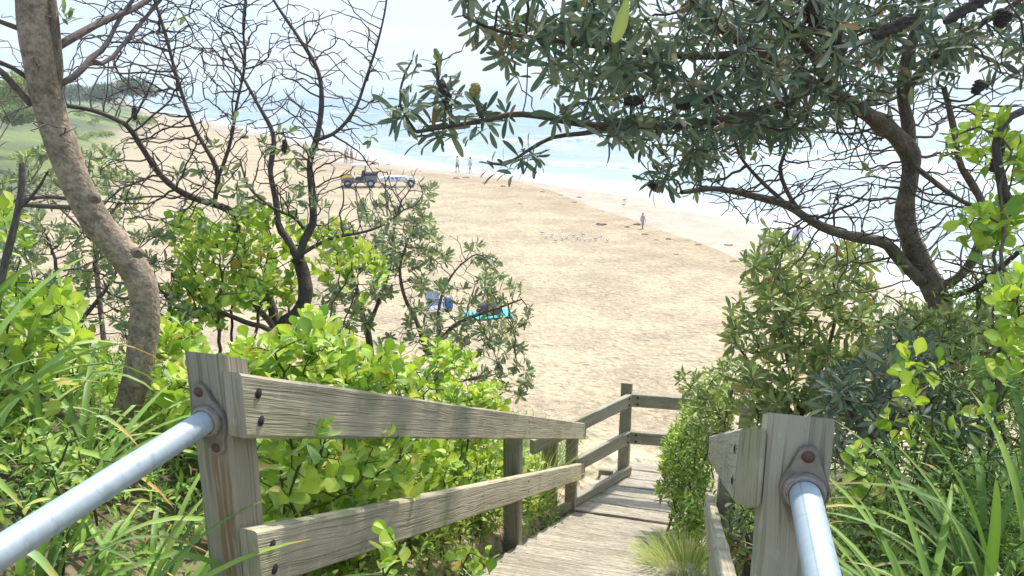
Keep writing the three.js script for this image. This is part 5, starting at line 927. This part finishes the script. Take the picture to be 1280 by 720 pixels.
[[571, 223, 1.6], [583, 222, 1.4], [606, 229, 1.1], [629, 233, 1.2], [679, 240, 1], [701, 244, 0.8], [725, 247, 1.1], [718, 253, 1], [751, 281, 1.3], [785, 284, 0.8], [798, 281, 1.2], [806, 293, 1.0], [820, 300, 0.6], [836, 299, 0.8], [872, 306, 0.9], [911, 307, 1.1], [933, 319, 0.9], [456, 197, 1.4], [470, 199, 1.2], [485, 206, 1.2], [404, 187, 1.4], [416, 189, 1.5], [525, 214, 1.0], [650, 255, 0.5], [845, 318, 0.5], [945, 338, 0.6]].forEach(([x, y, s]) => { const m = mesh('seaweed', pick(weedGeos), pick(weedMat)); m.position.copy(G(x, y)); m.scale.set(s * 0.42, s * 0.55, s * 0.5); m.rotation.y = rr(-0.5, 0.5); const w = x < 540 ? ['dark clump of seaweed on the sand behind the beach buggy', 'seaweed behind the buggy'] : x < 640 ? ['flat brown clump of seaweed on the sand near the two walkers', 'seaweed near the walkers'] : x < 740 ? ['small scrap of seaweed on the sand beyond the resting gulls', 'seaweed beyond the gulls'] : x < 815 ? ['brown clump of seaweed lying beside the child in mauve', 'seaweed around the child'] : ['scrap of seaweed on the edge of the damp sand towards the olive shrub', 'seaweed towards the olive shrub']; tag(m, w[0], 'seaweed', w[1]); });
{
  const at = G(608, 395), mat = cloth(0.06, 0.42, 0.48);
  const cl = (w, d) => { const g = new THREE.BoxGeometry(w, 0.02, d, 24, 1, 14), a = g.attributes.position; for (let i = 0; i < a.count; i++) a.setY(i, a.getY(i) + 0.05 * (fbm(a.getX(i) * 4 + 9, a.getZ(i) * 4, 3) - 0.2)); g.computeVertexNormals(); return g; };
  const m = mesh('beach_mat', cl(1.75, 1.0), mat); m.position.copy(at).y += 0.05; m.rotation.y = 0.25; tag(m, 'turquoise beach mat spread on the sand beyond the tufted shrub', 'beach mat');
  const bag = thing('beach_bag', 'slouched dark brown beach bag on the turquoise mat', 'bag', at.clone().add(v3(0.12, 0.09, -0.1)));
  const bg = new THREE.SphereGeometry(0.5, 28, 18), a = bg.attributes.position; for (let i = 0; i < a.count; i++) { const k = 1 + 0.4 * (fbm(a.getX(i) * 4 + 3, a.getY(i) * 4 + a.getZ(i) * 3, 3) - 0.5); a.setXYZ(i, a.getX(i) * k * 0.95, Math.max(-0.1, a.getY(i) * k * 0.62), a.getZ(i) * k * 0.5); } bg.computeVertexNormals(); mesh('body', bg, cloth(0.07, 0.055, 0.055), bag).position.y = 0.1;
  const h = mesh('handle', new THREE.TorusGeometry(0.16, 0.016, 8, 20, Math.PI), cloth(0.05, 0.04, 0.04), bag); h.position.set(0, 0.36, 0);
  const ch = thing('beach_chair', 'low folding beach chair with grey-blue cloth near the turquoise mat', 'chair', G(545, 391)), cm = cloth(0.28, 0.30, 0.40); ch.rotation.y = 0.5;
  mesh('seat', new THREE.BoxGeometry(0.5, 0.03, 0.45, 6, 1, 6), cm, ch).position.set(0, 0.2, 0.02); const bk = mesh('backrest', new THREE.BoxGeometry(0.5, 0.55, 0.03, 6, 6, 1), cm, ch); bk.position.set(0, 0.45, -0.3); bk.rotation.x = -0.35;
  for (const x of [-0.27, 0.27]) { rod('leg', [x, 0, 0.25], [x, 0.2, -0.2], 0.014, 0.014, M.zinc, ch); rod('leg', [x, 0, -0.3], [x, 0.2, 0.25], 0.014, 0.014, M.zinc, ch); rod('back_frame', [x, 0.2, -0.2], [x, 0.75, -0.42], 0.014, 0.014, M.zinc, ch); rod('armrest', [x, 0.42, -0.28], [x, 0.42, 0.15], 0.018, 0.018, M.zinc, ch); rod('arm_post', [x, 0.2, 0.15], [x, 0.42, 0.15], 0.012, 0.012, M.zinc, ch); }
  const bp = thing('backpack', 'small bright blue backpack beside the folding beach chair', 'backpack', G(560, 388)), bm = cloth(0.10, 0.17, 0.36);
  const pg = new THREE.SphereGeometry(0.25, 20, 16), pa = pg.attributes.position; for (let i = 0; i < pa.count; i++) { const x = pa.getX(i), y = pa.getY(i), z = pa.getZ(i); pa.setXYZ(i, Math.sign(x) * Math.pow(Math.abs(x) / 0.25, 0.6) * 0.2, Math.sign(y) * Math.pow(Math.abs(y) / 0.25, 0.7) * 0.26, Math.sign(z) * Math.pow(Math.abs(z) / 0.25, 0.7) * 0.12); } pg.computeVertexNormals(); mesh('body', pg, bm, bp).position.y = 0.26; const pk = mesh('pocket', pg, cloth(0.05, 0.12, 0.36), bp); pk.scale.set(0.75, 0.5, 0.5); pk.position.set(0, 0.18, 0.12); for (const x of [-0.1, 0.1]) { const s = mesh('strap', new THREE.TorusGeometry(0.14, 0.015, 8, 16, Math.PI), bm, bp); s.rotation.set(0, Math.PI / 2, -Math.PI / 2); s.rotation.order = 'YXZ'; s.position.set(x, 0.3, -0.1); }
}

// thin sea haze
scene.fog = new THREE.FogExp2(0xdfeaf2, 0.0006);

renderer.render(scene, camera);
